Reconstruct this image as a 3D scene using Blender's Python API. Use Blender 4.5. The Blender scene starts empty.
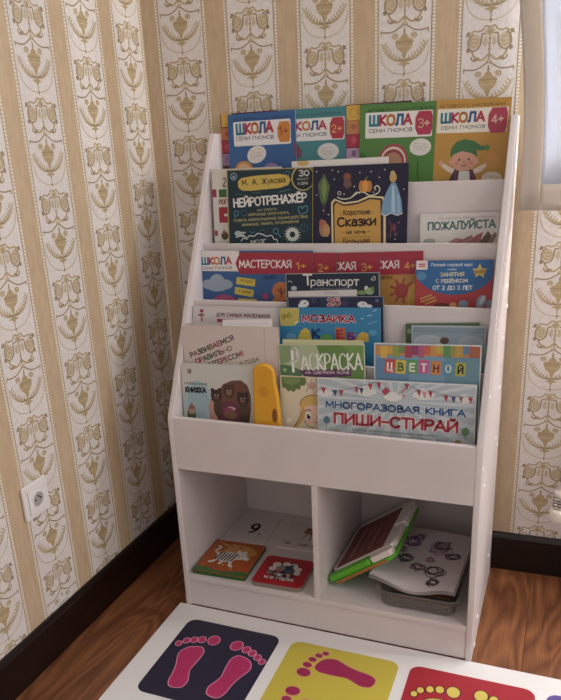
import bpy, bmesh, math, random
from mathutils import Vector, Matrix
random.seed(4)
scene = bpy.context.scene
COL = scene.collection

# ------------------------------------------------------------------ camera
cam_data = bpy.data.cameras.new('camera')
cam_data.sensor_fit = 'HORIZONTAL'; cam_data.sensor_width = 36
cam_data.lens = 46.69
cam_data.shift_x = 0.02966; cam_data.shift_y = 0.12028
cam = bpy.data.objects.new('camera', cam_data); COL.objects.link(cam)
_r = Vector((0.92568, 0.37491, -0.05057)); _u = Vector((-0.08665, 0.34025, 0.93633)); _b = _r.cross(_u)
m3 = Matrix((_r, _u, _b)).transposed()
cam.matrix_world = Matrix.Translation((0.93675, -1.54952, 1.22634)) @ m3.to_4x4()
cam_data.clip_start = .02
scene.camera = cam

# ------------------------------------------------------------------ light
scene.view_settings.view_transform = 'Standard'; scene.view_settings.look = 'None'
scene.view_settings.exposure = 1.05; scene.view_settings.gamma = 1
world = bpy.data.worlds.new('room_ambience'); scene.world = world; world.use_nodes = True
bgn = world.node_tree.nodes['Background']; bgn.inputs[0].default_value = (1.0, .92, .91, 1); bgn.inputs[1].default_value = 0.29
def area(name, loc, target, sx, sy, power, color):
    l = bpy.data.lights.new(name, 'AREA'); l.shape = 'RECTANGLE'; l.size = sx; l.size_y = sy; l.energy = power; l.color = color
    o = bpy.data.objects.new(name, l); COL.objects.link(o); o.location = loc
    o.rotation_euler = (Vector(target) - Vector(loc)).to_track_quat('-Z', 'Y').to_euler(); return o
area('daylight_outside_window', (1.9, .95, 1.95), (.9, -.5, 1.0), 1.7, 1.5, 250, (1.0, .975, .95))
area('added_side_fill', (2.9, -1.0, 1.9), (.1, .4, 1.2), 1.0, 1.8, 10, (1.0, .94, .90))  # added fill from the front right, brightens the walls in place of some ambient

# ------------------------------------------------------------------ materials
def srgb(h):
    h = h.lstrip('#'); c = [int(h[i:i+2], 16)/255 for i in (0, 2, 4)]
    return tuple((x/12.92 if x <= .04045 else ((x+.055)/1.055)**2.4) for x in c) + (1,)
_m = {}
def mat(hexc, rough=.5, spec=.4, metal=0, coat=0, name=None):
    k = (hexc, rough, spec, metal, coat)
    if k in _m: return _m[k]
    m = bpy.data.materials.new(name or 'paint_' + hexc); m.use_nodes = True
    b = m.node_tree.nodes['Principled BSDF']
    b.inputs['Base Color'].default_value = srgb(hexc); b.inputs['Roughness'].default_value = rough
    b.inputs['Specular IOR Level'].default_value = spec; b.inputs['Metallic'].default_value = metal
    b.inputs['Coat Weight'].default_value = coat
    _m[k] = m; return m
def ink(h, keep=.84):
    # printed colours: slightly muted
    c = [int(h[i:i+2], 16) for i in (0, 2, 4)]; g = .3*c[0]+.59*c[1]+.11*c[2]
    return tuple(min(255, (x*keep+g*(1-keep))*.97+6)/255 for x in c)
def ink_mat(h, rough=.45, spec=.35):
    k = ('ink', h, rough, spec)
    if k in _m: return _m[k]
    m = bpy.data.materials.new('ink_' + h); m.use_nodes = True; b = m.node_tree.nodes['Principled BSDF']
    b.inputs['Base Color'].default_value = tuple((x/12.92 if x <= .04045 else ((x+.055)/1.055)**2.4) for x in ink(h)) + (1,)
    b.inputs['Roughness'].default_value = rough; b.inputs['Specular IOR Level'].default_value = spec
    _m[k] = m; return m
def noisy(name, c1, c2, scale, rough, bump=0, stretch=(1, 1, 1), detail=6, spec=.4, coat=0):
    m = bpy.data.materials.new(name); m.use_nodes = True; n = m.node_tree; b = n.nodes['Principled BSDF']
    tc = n.nodes.new('ShaderNodeTexCoord'); mp = n.nodes.new('ShaderNodeMapping'); mp.inputs['Scale'].default_value = stretch
    nz = n.nodes.new('ShaderNodeTexNoise'); nz.inputs['Scale'].default_value = scale; nz.inputs['Detail'].default_value = detail
    rp = n.nodes.new('ShaderNodeValToRGB'); rp.color_ramp.elements[0].position = .3; rp.color_ramp.elements[1].position = .7
    rp.color_ramp.elements[0].color = srgb(c1); rp.color_ramp.elements[1].color = srgb(c2)
    L = n.links.new
    L(tc.outputs['Object'], mp.inputs[0]); L(mp.outputs[0], nz.inputs[0]); L(nz.outputs[0], rp.inputs[0]); L(rp.outputs[0], b.inputs['Base Color'])
    b.inputs['Roughness'].default_value = rough; b.inputs['Specular IOR Level'].default_value = spec; b.inputs['Coat Weight'].default_value = coat
    if bump:
        bp = n.nodes.new('ShaderNodeBump'); bp.inputs['Strength'].default_value = bump; bp.inputs['Distance'].default_value = .002
        L(nz.outputs[0], bp.inputs['Height']); L(bp.outputs[0], b.inputs['Normal'])
    return m
WHITE = noisy('white_laminate', 'd0c7c5', 'd7cecc', 6, .38, 0, spec=.45)
TAN = noisy('wallpaper_tan', 'bba384', 'c7b192', 90, .55, .35, (1, 1, .25))
BAND = noisy('wallpaper_pearl', 'd6cfc9', 'e2dcd6', 120, .5, .3)
GOLD = noisy('wallpaper_gold', 'ad9770', 'b8a47e', 140, .45, .1)
PALE = noisy('wallpaper_pale_gold', 'bfae90', 'ccbea2', 140, .5, .1)
UMBER = mat('9a866a', .5)
DOTS = mat('e6dfd2', .5)
LINE = mat('857460', .6)
BASEB = noisy('dark_skirting', '100706', '1c0c09', 12, .28, 0, (1, 1, 6), spec=.5)
PAPER = mat('d8d2c6', .7, name='page_edges')
def wood():
    m = bpy.data.materials.new('laminate_floor'); m.use_nodes = True; n = m.node_tree; b = n.nodes['Principled BSDF']; L = n.links.new
    N = lambda t: n.nodes.new('ShaderNode' + t)
    tc = N('TexCoord'); sep = N('SeparateXYZ'); L(tc.outputs['Object'], sep.inputs[0])
    dv = N('Math'); dv.operation = 'DIVIDE'; L(sep.outputs[0], dv.inputs[0]); dv.inputs[1].default_value = .131
    fl = N('Math'); fl.operation = 'FLOOR'; L(dv.outputs[0], fl.inputs[0])
    fr = N('Math'); fr.operation = 'FRACT'; L(dv.outputs[0], fr.inputs[0])
    off = N('Math'); off.operation = 'MULTIPLY'; L(fl.outputs[0], off.inputs[0]); off.inputs[1].default_value = 3.71
    yo = N('Math'); yo.operation = 'ADD'; L(sep.outputs[1], yo.inputs[0]); L(off.outputs[0], yo.inputs[1])
    cb = N('CombineXYZ'); L(sep.outputs[0], cb.inputs[0]); L(yo.outputs[0], cb.inputs[1]); L(off.outputs[0], cb.inputs[2])
    mp = N('Mapping'); mp.inputs['Scale'].default_value = (9, 1.7, 1); L(cb.outputs[0], mp.inputs[0])
    n1 = N('TexNoise'); n1.inputs['Scale'].default_value = 1.0; n1.inputs['Detail'].default_value = 1.5; n1.inputs['Distortion'].default_value = .6; L(mp.outputs[0], n1.inputs[0])
    rg = N('Math'); rg.operation = 'MULTIPLY'; L(n1.outputs[0], rg.inputs[0]); rg.inputs[1].default_value = 8
    fr2 = N('Math'); fr2.operation = 'PINGPONG'; L(rg.outputs[0], fr2.inputs[0]); fr2.inputs[1].default_value = .5
    mp2 = N('Mapping'); mp2.inputs['Scale'].default_value = (160, 7, 1); L(cb.outputs[0], mp2.inputs[0])
    n2 = N('TexNoise'); n2.inputs['Scale'].default_value = 1; n2.inputs['Detail'].default_value = 4; L(mp2.outputs[0], n2.inputs[0])
    mx = N('Math'); mx.operation = 'MULTIPLY_ADD'; L(n2.outputs[0], mx.inputs[0]); mx.inputs[1].default_value = .8; L(fr2.outputs[0], mx.inputs[2])
    rp = N('ValToRGB'); e = rp.color_ramp.elements; e[0].position = .3; e[0].color = srgb('5c3522'); e[1].position = 1.0; e[1].color = srgb('8e5d39')
    e2 = rp.color_ramp.elements.new(.65); e2.color = srgb('784b2f'); L(mx.outputs[0], rp.inputs[0])
    jn = N('Math'); jn.operation = 'LESS_THAN'; L(fr.outputs[0], jn.inputs[0]); jn.inputs[1].default_value = .018
    mc = N('Mix'); mc.data_type = 'RGBA'; L(jn.outputs[0], mc.inputs[0]); L(rp.outputs[0], mc.inputs[6]); mc.inputs[7].default_value = srgb('5a2f1c')
    L(mc.outputs[2], b.inputs['Base Color']); b.inputs['Roughness'].default_value = .38; b.inputs['Specular IOR Level'].default_value = .4
    return m
FLOOR = wood()

# ------------------------------------------------------------------ mesh helpers
class MB:
    def __init__(s): s.v = []; s.f = []; s.mi = []; s.mats = []
    def m(s, mt):
        if mt not in s.mats: s.mats.append(mt)
        return s.mats.index(mt)
    def face(s, pts, mt):
        i = len(s.v); s.v += [tuple(p) for p in pts]; s.f.append(tuple(range(i, i+len(pts)))); s.mi.append(s.m(mt))
    def mesh(s, vs, fs, mt):
        i = len(s.v); s.v += [tuple(p) for p in vs]; k = s.m(mt)
        for f in fs: s.f.append(tuple(a+i for a in f)); s.mi.append(k)
    def box(s, a, b, mt):
        (x0, y0, z0), (x1, y1, z1) = a, b
        s.mesh([(x0,y0,z0),(x1,y0,z0),(x1,y1,z0),(x0,y1,z0),(x0,y0,z1),(x1,y0,z1),(x1,y1,z1),(x0,y1,z1)],
               [(0,3,2,1),(4,5,6,7),(0,1,5,4),(1,2,6,5),(2,3,7,6),(3,0,4,7)], mt)
    def prism(s, pts, fn, d0, d1, mt):       # pts 2D outline (ccw), fn(u,v,d)->xyz
        n = len(pts); vs = [fn(u, v, d0) for u, v in pts] + [fn(u, v, d1) for u, v in pts]
        fs = [tuple(range(n))[::-1], tuple(range(n, 2*n))] + [(i, (i+1) % n, n+(i+1) % n, n+i) for i in range(n)]
        s.mesh(vs, fs, mt)
    def tube(s, pts, r, mt, seg=10):
        rings = []
        for i, p in enumerate(pts):
            p = Vector(p); d = (Vector(pts[min(i+1, len(pts)-1)]) - Vector(pts[max(i-1, 0)])).normalized()
            a = d.orthogonal().normalized(); b = d.cross(a); rr = r[i] if isinstance(r, (list, tuple)) else r
            rings.append([p + rr*(math.cos(2*math.pi*k/seg)*a + math.sin(2*math.pi*k/seg)*b) for k in range(seg)])
        vs = [q for R in rings for q in R]; fs = []
        for i in range(len(rings)-1):
            for k in range(seg): fs.append((i*seg+k, i*seg+(k+1) % seg, (i+1)*seg+(k+1) % seg, (i+1)*seg+k))
        fs.append(tuple(range(seg))[::-1]); fs.append(tuple(range((len(rings)-1)*seg, len(rings)*seg)))
        s.mesh(vs, fs, mt)
    def build(s, name, parent=None, bevel=0, smooth=False, seg=2, angle=.6):
        me = bpy.data.meshes.new(name); me.from_pydata(s.v, [], s.f)
        for k in s.mats: me.materials.append(k)
        me.polygons.foreach_set('material_index', s.mi)
        if smooth: me.polygons.foreach_set('use_smooth', [True]*len(s.f))
        me.update(); o = bpy.data.objects.new(name, me); COL.objects.link(o)
        if parent: o.parent = parent
        if bevel:
            b = o.modifiers.new('bevel', 'BEVEL'); b.width = bevel; b.segments = seg; b.limit_method = 'ANGLE'; b.angle_limit = angle
            me.polygons.foreach_set('use_smooth', [True]*len(s.f)); w = o.modifiers.new('wn', 'WEIGHTED_NORMAL')
        return o
def tag(o, label=None, cat=None, group=None, kind=None):
    if label: o['label'] = label
    if cat: o['category'] = cat
    if group: o['group'] = group
    if kind: o['kind'] = kind
    return o
def empty(name, loc=(0, 0, 0), rot=(0, 0, 0)):
    o = bpy.data.objects.new(name, None); COL.objects.link(o); o.location = loc; o.rotation_euler = rot; o.empty_display_size = .02; return o
def fix_normals(o):
    bm = bmesh.new(); bm.from_mesh(o.data); bmesh.ops.recalc_face_normals(bm, faces=bm.faces); bm.to_mesh(o.data); bm.free(); return o

# ---- 2D printed art, laid on a plane: fn(u, v, h) -> xyz, u right, v down (mm), h = height above the surface (m)
def clip(poly, X0, Y0, X1, Y1):
    for ax, lim, sg in ((0, X0, 1), (0, X1, -1), (1, Y0, 1), (1, Y1, -1)):
        out = []; n = len(poly)
        for i in range(n):
            a, b = poly[i], poly[(i+1) % n]; ia = (a[ax]-lim)*sg >= 0; ib = (b[ax]-lim)*sg >= 0
            if ia: out.append(a)
            if ia != ib:
                t = (lim-a[ax])/(b[ax]-a[ax]); out.append((a[0]+t*(b[0]-a[0]), a[1]+t*(b[1]-a[1])))
        poly = out
        if len(poly) < 3: return []
    return poly
def star(cx, cy, r): return [(cx+(r if i % 2 == 0 else r*.45)*math.sin(i*math.pi/5), cy-(r if i % 2 == 0 else r*.45)*math.cos(i*math.pi/5)) for i in range(10)]
def ell(cx, cy, rx, ry, rot=0, n=28):
    c, s = math.cos(math.radians(rot)), math.sin(math.radians(rot)); out = []
    for i in range(n):
        a = 2*math.pi*i/n; x, y = rx*math.cos(a), ry*math.sin(a); out.append((cx+x*c-y*s, cy+x*s+y*c))
    return out
def rrect(x0, y0, x1, y1, r, n=5):
    if r <= 0: return [(x0, y0), (x1, y0), (x1, y1), (x0, y1)]
    out = []
    for cx, cy, a0 in ((x1-r, y0+r, -90), (x1-r, y1-r, 0), (x0+r, y1-r, 90), (x0+r, y0+r, 180)):
        for i in range(n+1):
            a = math.radians(a0+90*i/n); out.append((cx+r*math.cos(a), cy+r*math.sin(a)))
    return out
def ribbon(pts, w):
    P = [Vector(p) for p in pts]; L = []; R = []
    for i, p in enumerate(P):
        d = (P[min(i+1, len(P)-1)]-P[max(i-1, 0)]);
        if d.length < 1e-9: d = Vector((1, 0))
        d.normalize(); nn = Vector((-d.y, d.x))*w/2; L.append(p+nn); R.append(p-nn)
    return [[tuple(L[i]), tuple(L[i+1]), tuple(R[i+1]), tuple(R[i])] for i in range(len(P)-1)]
def smooth_line(pts, n=4):
    if len(pts) < 3: return pts
    out = []
    for i in range(len(pts)-1):
        p0 = pts[max(i-1, 0)]; p1 = pts[i]; p2 = pts[i+1]; p3 = pts[min(i+2, len(pts)-1)]
        for k in range(n):
            t = k/n
            out.append(tuple(.5*((2*p1[j])+(-p0[j]+p2[j])*t+(2*p0[j]-5*p1[j]+4*p2[j]-p3[j])*t*t+(-p0[j]+3*p1[j]-3*p2[j]+p3[j])*t**3) for j in (0, 1)))
    out.append(pts[-1]); return out
# ---- stroke alphabet: glyph -> (advance, strokes); a stroke starting with 0 is straight, with 1 is smoothed
GL = {
 'А': (.72, [(0,(.0,0),(.33,1),(.66,0)), (0,(.12,.33),(.54,.33))]),
 'Б': (.66, [(0,(.56,1),(.06,1),(.06,0),(.3,0)), (1,(.06,.56),(.34,.56),(.56,.43),(.56,.16),(.34,0),(.06,0))]),
 'В': (.66, [(0,(.06,0),(.06,1)), (1,(.06,1),(.34,1),(.5,.87),(.48,.64),(.32,.54),(.06,.54)), (1,(.3,.54),(.54,.44),(.56,.16),(.34,0),(.06,0))]),
 'Г': (.56, [(0,(.06,0),(.06,1),(.52,1))]),
 'Д': (.78, [(0,(.02,-.18),(.02,0),(.70,0),(.70,-.18)), (0,(.14,0),(.24,1),(.58,1),(.58,0))]),
 'Е': (.62, [(0,(.54,1),(.06,1),(.06,0),(.54,0)), (0,(.06,.52),(.46,.52))]),
 'Ж': (.92, [(0,(.42,0),(.42,1)), (0,(.02,1),(.42,.5),(.02,0)), (0,(.82,1),(.42,.5),(.82,0))]),
 'З': (.62, [(1,(.04,.88),(.2,1),(.44,.97),(.5,.76),(.38,.56),(.2,.54)), (1,(.22,.54),(.46,.46),(.54,.24),(.42,.03),(.2,0),(.02,.13))]),
 'И': (.74, [(0,(.06,1),(.06,0)), (0,(.06,.08),(.62,.92)), (0,(.62,0),(.62,1))]),
 'К': (.66, [(0,(.06,0),(.06,1)), (0,(.56,1),(.08,.5),(.58,0))]),
 'Л': (.72, [(0,(.0,0),(.12,.05),(.2,1),(.6,1),(.6,0))]),
 'М': (.86, [(0,(.04,0),(.08,1),(.39,.25),(.70,1),(.74,0))]),
 'Н': (.72, [(0,(.06,0),(.06,1)), (0,(.6,0),(.6,1)), (0,(.06,.52),(.6,.52))]),
 'О': (.80, [(1,(.36,1),(.12,.88),(.03,.5),(.12,.12),(.36,0),(.6,.12),(.69,.5),(.6,.88),(.36,1))]),
 'П': (.72, [(0,(.06,0),(.06,1),(.6,1),(.6,0))]),
 'Р': (.62, [(0,(.06,0),(.06,1)), (1,(.06,1),(.34,1),(.53,.88),(.53,.62),(.34,.46),(.06,.46))]),
 'С': (.72, [(1,(.62,.84),(.5,.96),(.34,1),(.12,.86),(.04,.5),(.12,.14),(.34,0),(.5,.04),(.62,.16))]),
 'Т': (.66, [(0,(.0,1),(.6,1)), (0,(.3,1),(.3,0))]),
 'У': (.66, [(0,(.0,1),(.31,.36)), (0,(.6,1),(.3,.3),(.18,.04),(.02,.0))]),
 'Ф': (.86, [(0,(.38,0),(.38,1)), (1,(.38,.84),(.1,.78),(.03,.52),(.1,.28),(.38,.2),(.66,.28),(.73,.52),(.66,.78),(.38,.84))]),
 'Х': (.68, [(0,(.02,1),(.6,0)), (0,(.6,1),(.02,0))]),
 'Ц': (.76, [(0,(.06,1),(.06,0),(.68,0),(.68,-.2)), (0,(.58,1),(.58,0))]),
 'Ч': (.68, [(1,(.05,1),(.06,.62),(.2,.46),(.56,.5)), (0,(.56,1),(.56,0))]),
 'Ш': (.94, [(0,(.06,1),(.06,0),(.82,0),(.82,1)), (0,(.44,0),(.44,1))]),
 'Ь': (.64, [(0,(.06,1),(.06,0),(.3,0)), (1,(.06,.56),(.34,.56),(.54,.43),(.54,.14),(.34,0),(.06,0))]),
 'Ы': (.86, [(0,(.06,1),(.06,0)), (1,(.06,.56),(.3,.56),(.48,.43),(.48,.14),(.3,0),(.06,0)), (0,(.72,0),(.72,1))]),
 'Э': (.68, [(1,(.04,.86),(.2,.98),(.4,.97),(.56,.8),(.6,.5),(.54,.18),(.36,0),(.16,.03),(.02,.14)), (0,(.24,.5),(.6,.5))]),
 'Ю': (1.0, [(0,(.06,0),(.06,1)), (0,(.06,.5),(.32,.5)), (1,(.6,1),(.4,.85),(.33,.5),(.4,.15),(.6,0),(.8,.15),(.88,.5),(.8,.85),(.6,1))]),
 'Я': (.66, [(0,(.54,0),(.54,1)), (1,(.54,1),(.26,1),(.07,.88),(.07,.62),(.26,.48),(.54,.48)), (0,(.3,.48),(.04,0))]),
 '0': (.70, [(1,(.3,1),(.08,.8),(.05,.5),(.08,.2),(.3,0),(.52,.2),(.56,.5),(.52,.8),(.3,1))]),
 '1': (.44, [(0,(.04,.78),(.26,1),(.26,0))]),
 '2': (.66, [(1,(.05,.8),(.18,.98),(.42,.97),(.53,.74),(.4,.45),(.04,.0)), (0,(.04,0),(.56,0))]),
 '3': (.62, [(1,(.04,.9),(.2,1),(.44,.97),(.5,.76),(.38,.56),(.2,.54)), (1,(.22,.54),(.46,.46),(.54,.24),(.42,.03),(.2,0),(.02,.13))]),
 '4': (.66, [(0,(.42,0),(.42,1),(.02,.28),(.56,.28))]),
 '5': (.64, [(0,(.5,1),(.1,1),(.08,.56)), (1,(.08,.56),(.3,.63),(.5,.5),(.53,.26),(.4,.03),(.2,0),(.03,.13))]),
 '6': (.66, [(1,(.48,.98),(.22,.84),(.06,.5),(.06,.2),(.28,0),(.5,.12),(.54,.36),(.4,.55),(.2,.54),(.07,.36))]),
 '7': (.60, [(0,(.02,1),(.52,1),(.2,0))]),
 '9': (.66, [(1,(.12,.02),(.38,.16),(.54,.5),(.54,.8),(.32,1),(.1,.88),(.06,.64),(.2,.45),(.4,.46),(.53,.64))]),
 '+': (.66, [(0,(.04,.46),(.54,.46)), (0,(.29,.72),(.29,.2))]),
 '-': (.50, [(0,(.04,.46),(.40,.46))]), '.': (.30, [(0,(.08,.0),(.08,.08))]), ',': (.30, [(0,(.1,.06),(.04,-.14))]), '!': (.30, [(0,(.1,1),(.1,.32)), (0,(.1,.06),(.1,0))]), ' ': (.42, []),
 'а': (.56, [(1,(.06,.62),(.22,.72),(.4,.66),(.44,.5),(.44,.0)), (1,(.44,.42),(.2,.42),(.05,.3),(.06,.1),(.2,.0),(.36,.04),(.44,.16))]),
 'е': (.58, [(1,(.05,.38),(.46,.38),(.42,.6),(.26,.72),(.1,.6),(.04,.36),(.1,.1),(.26,.0),(.44,.09))]),
 'р': (.56, [(0,(.05,.72),(.05,-.24)), (1,(.05,.6),(.22,.72),(.4,.64),(.46,.36),(.4,.08),(.22,.0),(.05,.12))]),
 'у': (.54, [(0,(.02,.72),(.25,.06)), (0,(.48,.72),(.2,-.1),(.06,-.24))]),
}
GL['Й'] = (.74, GL['И'][1] + [(1,(.2,1.24),(.34,1.13),(.48,1.24))])
GL['Ё'] = (.62, GL['Е'][1] + [(0,(.18,1.16),(.18,1.22)), (0,(.4,1.16),(.4,1.22))])
for _u in 'БВГДЖЗИЙКЛМНОПСТФХЦЧШЬЫЭЮЯ':
    GL[_u.lower()] = (GL[_u][0]*.78, [tuple([s[0]] + [(x*.76, y*.72) for x, y in s[1:]]) for s in GL[_u][1]])
def text_strokes(txt):
    """list of (letter index, polyline) and total width"""
    x = 0; out = []
    for i, ch in enumerate(txt):
        a, st = GL[ch]
        for s in st:
            pts = [(px+x, py) for px, py in s[1:]]; out.append((i, smooth_line(pts, 4) if s[0] else pts, s[0]))
        x += a+.04
    xs = [p[0] for _, q, _s in out for p in q]
    return out, min(xs), max(xs)
def draw(mb, art, fn, X0, Y0, X1, Y1, rough=.45, spec=.35, step=.00002):
    h = .00015
    def put(poly, c, hh):
        poly = clip(list(poly), X0, Y0, X1, Y1)
        if len(poly) < 3: return
        ar = sum(poly[i][0]*poly[(i+1) % len(poly)][1]-poly[(i+1) % len(poly)][0]*poly[i][1] for i in range(len(poly)))
        if ar > 0: poly = poly[::-1]
        mb.face([fn(x, y, hh) for x, y in poly], ink_mat(c, rough, spec))
    for it in art:
        k = it[0]; h += step
        if k == 'r': put(rrect(it[1], it[2], it[3], it[4], it[6]), it[5], h)
        elif k == 'rr':
            _, cx, cy, w, hh, c, rot = it; a = math.radians(rot)
            q = [(cx+x*math.cos(a)-y*math.sin(a), cy+x*math.sin(a)+y*math.cos(a)) for x, y in rrect(-w/2, -hh/2, w/2, hh/2, min(w, hh)*.12)]; put(q, c, h)
        elif k == 'e': put(ell(it[1], it[2], it[3], it[4], it[6]), it[5], h)
        elif k == 's': put(star(it[1], it[2], it[3]), it[4], h)
        elif k == 'h':
            _, x0, y0, x1, y1, c = it; a = (x1-x0)*.18; b = (y1-y0)*.22
            put([(x0+a, y0), (x1-a*.5, y0), (x1, y0+b), (x1, y1-b), (x1-a*.5, y1), (x0+a, y1), (x0, (y0+y1)/2+b), (x0, (y0+y1)/2-b)], c, h)
        elif k == 'p': put(it[1], it[2], h)
        elif k == 'ring':
            pts = ell(it[1], it[2], it[3], it[3], 0, 20); pts.append(pts[0])
            for q in ribbon(pts, it[5]): put(q, it[4], h)
        elif k == 'l':
            for q in ribbon(smooth_line(it[1]), it[2]): put(q, it[3], h)
        elif k in ('t', 'mt'):
            _, txt, x0, y0, x1, y1, hh, c, bold = it
            W = math.hypot(x1-x0, y1-y0); ux, uy = (x1-x0)/W, (y1-y0)/W; vx, vy = uy, -ux
            st, mn, mx = text_strokes(txt)
            base = .105 if hh < 6 else .125                         # stroke weight as a share of the letter height
            wd = hh*max(.05, base+bold*1.9)
            sx = (W-wd)/max(.01, mx-mn); cap = hh-wd
            for i, pl, cv in st:
                q = [((px-mn)*sx+wd/2, py*cap+wd/2) for px, py in pl]
                for j in range(len(q)-1):                           # each stroke segment runs on half a width, so corners close
                    ax, ay = q[j]; bx, by = q[j+1]; L = math.hypot(bx-ax, by-ay)
                    if L < 1e-6: continue
                    e = wd*(.38 if not cv else (.3 if j in (0, len(q)-2) else .12)); dx, dy = (bx-ax)/L*e, (by-ay)/L*e
                    s2 = [(ax-dx, ay-dy), (bx+dx, by+dy)]
                    P = [(x0+a_*ux+b_*vx, y0+a_*uy+b_*vy) for a_, b_ in s2]
                    put(ribbon(P, wd)[0], c[i % len(c)] if k == 'mt' else c, h)

# ------------------------------------------------------------------ walls
BANDW, PER, MP = .130, .2048, .203
def motif():
    # list of (kind, polygon, material) in mm: x from the band's middle, y downwards over one 200 mm repeat
    k = .39; out = []
    def R(pts, w, mt, mirror=True, sm=True):
        p = smooth_line(pts, 3) if sm else pts
        for sg in ((1, -1) if mirror else (1,)):
            for q in ribbon([(x*sg*k, y*k) for x, y in p], w*k*1.35): out.append((q if sg == 1 else q[::-1], mt))
    def P(pts, mt, mirror=True, lay=0):
        for sg in ((1, -1) if mirror else (1,)):
            q = [(x*sg*k, y*k) for x, y in pts]; out.append((q if sg == 1 else q[::-1], mt))
    for sg in (1, -1):
        for cx, cy, rx, ry, mt in ((78, 84, 32, 42, PALE), (112, 128, 11, 14, UMBER), (64, 182, 16, 11, UMBER), (90, 138, 9, 9, GOLD), (52, 268, 20, 20, PALE)):
            out.append(([(x*k, y*k) for x, y in ell(cx*sg, cy, rx, ry, 0, 12)], mt))
    for sg in (1, -1):                                             # scrolls inside the medallions
        sp = [(sg*(78+ (4+t*3.4)*math.cos(t*1.0)), 84+(4+t*3.4)*math.sin(t*1.0)) for t in range(0, 9)]
        for q in ribbon([(x*k, y*k) for x, y in smooth_line(sp, 2)], 6*k): out.append((q, GOLD))
        sp = [(sg*(52+(3+t*2)*math.cos(t)), 268+(3+t*2)*math.sin(t)) for t in range(0, 8)]
        for q in ribbon([(x*k, y*k) for x, y in sp], 4*k): out.append((q, UMBER))
    out.append(([(x*k, y*k) for x, y in ell(0, 30, 26, 24, 0, 12)], PALE)); out.append(([(x*k, y*k) for x, y in ell(0, 32, 13, 15, 0, 10)], GOLD))
    R([(0, 8), (24, 0), (40, 22), (66, 28), (84, 22), (98, 34), (118, 36)], 7, GOLD)
    P([(108, 22), (122, 28), (130, 52), (116, 48), (104, 58), (108, 40)], UMBER)
    R([(22, 44), (40, 42), (44, 66), (48, 100), (66, 128), (92, 132), (110, 110), (112, 76), (100, 50), (84, 40)], 6, UMBER)
    R([(92, 132), (88, 150), (78, 166), (64, 180), (52, 188), (34, 186), (18, 174), (6, 160)], 8, GOLD)
    R([(64, 180), (76, 192), (92, 180), (94, 166)], 6, UMBER)
    P([(-3, 52), (3, 52), (4, 196), (-4, 196)], UMBER, False)
    for y in (70, 98, 128, 158): P([(0, y-10), (9, y), (0, y+10), (-9, y)], GOLD, False)
    P([(0, 176), (20, 196), (0, 214), (-20, 196)], PALE, False)
    R([(4, 200), (24, 216), (60, 238), (96, 242), (132, 236)], 6, UMBER); P([(126, 228), (138, 234), (134, 262), (126, 246)], GOLD)
    P([(0, 212), (5, 230), (5, 256), (18, 266), (24, 280), (46, 292), (50, 300), (46, 312), (48, 324), (34, 346), (16, 362), (6, 398), (-6, 398), (-16, 362), (-34, 346), (-48, 324), (-46, 312), (-50, 300), (-46, 292), (-24, 280), (-18, 266), (-5, 256), (-5, 230)], GOLD, False)
    P([(6, 418), (46, 414), (86, 392), (112, 360), (132, 314), (122, 326), (100, 350), (70, 374), (38, 392), (6, 398)], PALE)
    P([(14, 52), (30, 62), (36, 96), (20, 118), (12, 96)], PALE)
    R([(-52, 302), (52, 302)], 4, UMBER, False, False); R([(-44, 330), (44, 330)], 3, PALE, False, False)
    P([(0, 222), (6, 246), (0, 262), (-6, 246)], UMBER, False)
    R([(6, 408), (40, 404), (74, 384), (100, 352), (122, 318)], 9, UMBER)
    for i, (x, y) in enumerate([(34, 404), (52, 396), (68, 386), (82, 372), (94, 356), (105, 338), (116, 322)]):
        P([(x, y), (x+8, y-16), (x+22, y-22), (x+14, y-2)], PALE); P([(x, y), (x-10, y-10), (x-14, y-28), (x-2, y-14)], GOLD)
    P([(0, 396), (16, 420), (38, 430), (12, 436), (0, 456), (-12, 436), (-38, 430), (-16, 420)], GOLD, False)
    R([(134, 372), (122, 418), (92, 458), (50, 482), (0, 490)], 5, PALE); R([(136, 330), (136, 372)], 3, PALE)
    P([(-3, 450), (3, 450), (3, 504), (-3, 504)], GOLD, False); P([(0, 478), (8, 488), (0, 498), (-8, 488)], UMBER, False)
    return out
MOT = [([(x*1.13, y) for x, y in p], m) for p, m in motif()]
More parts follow.
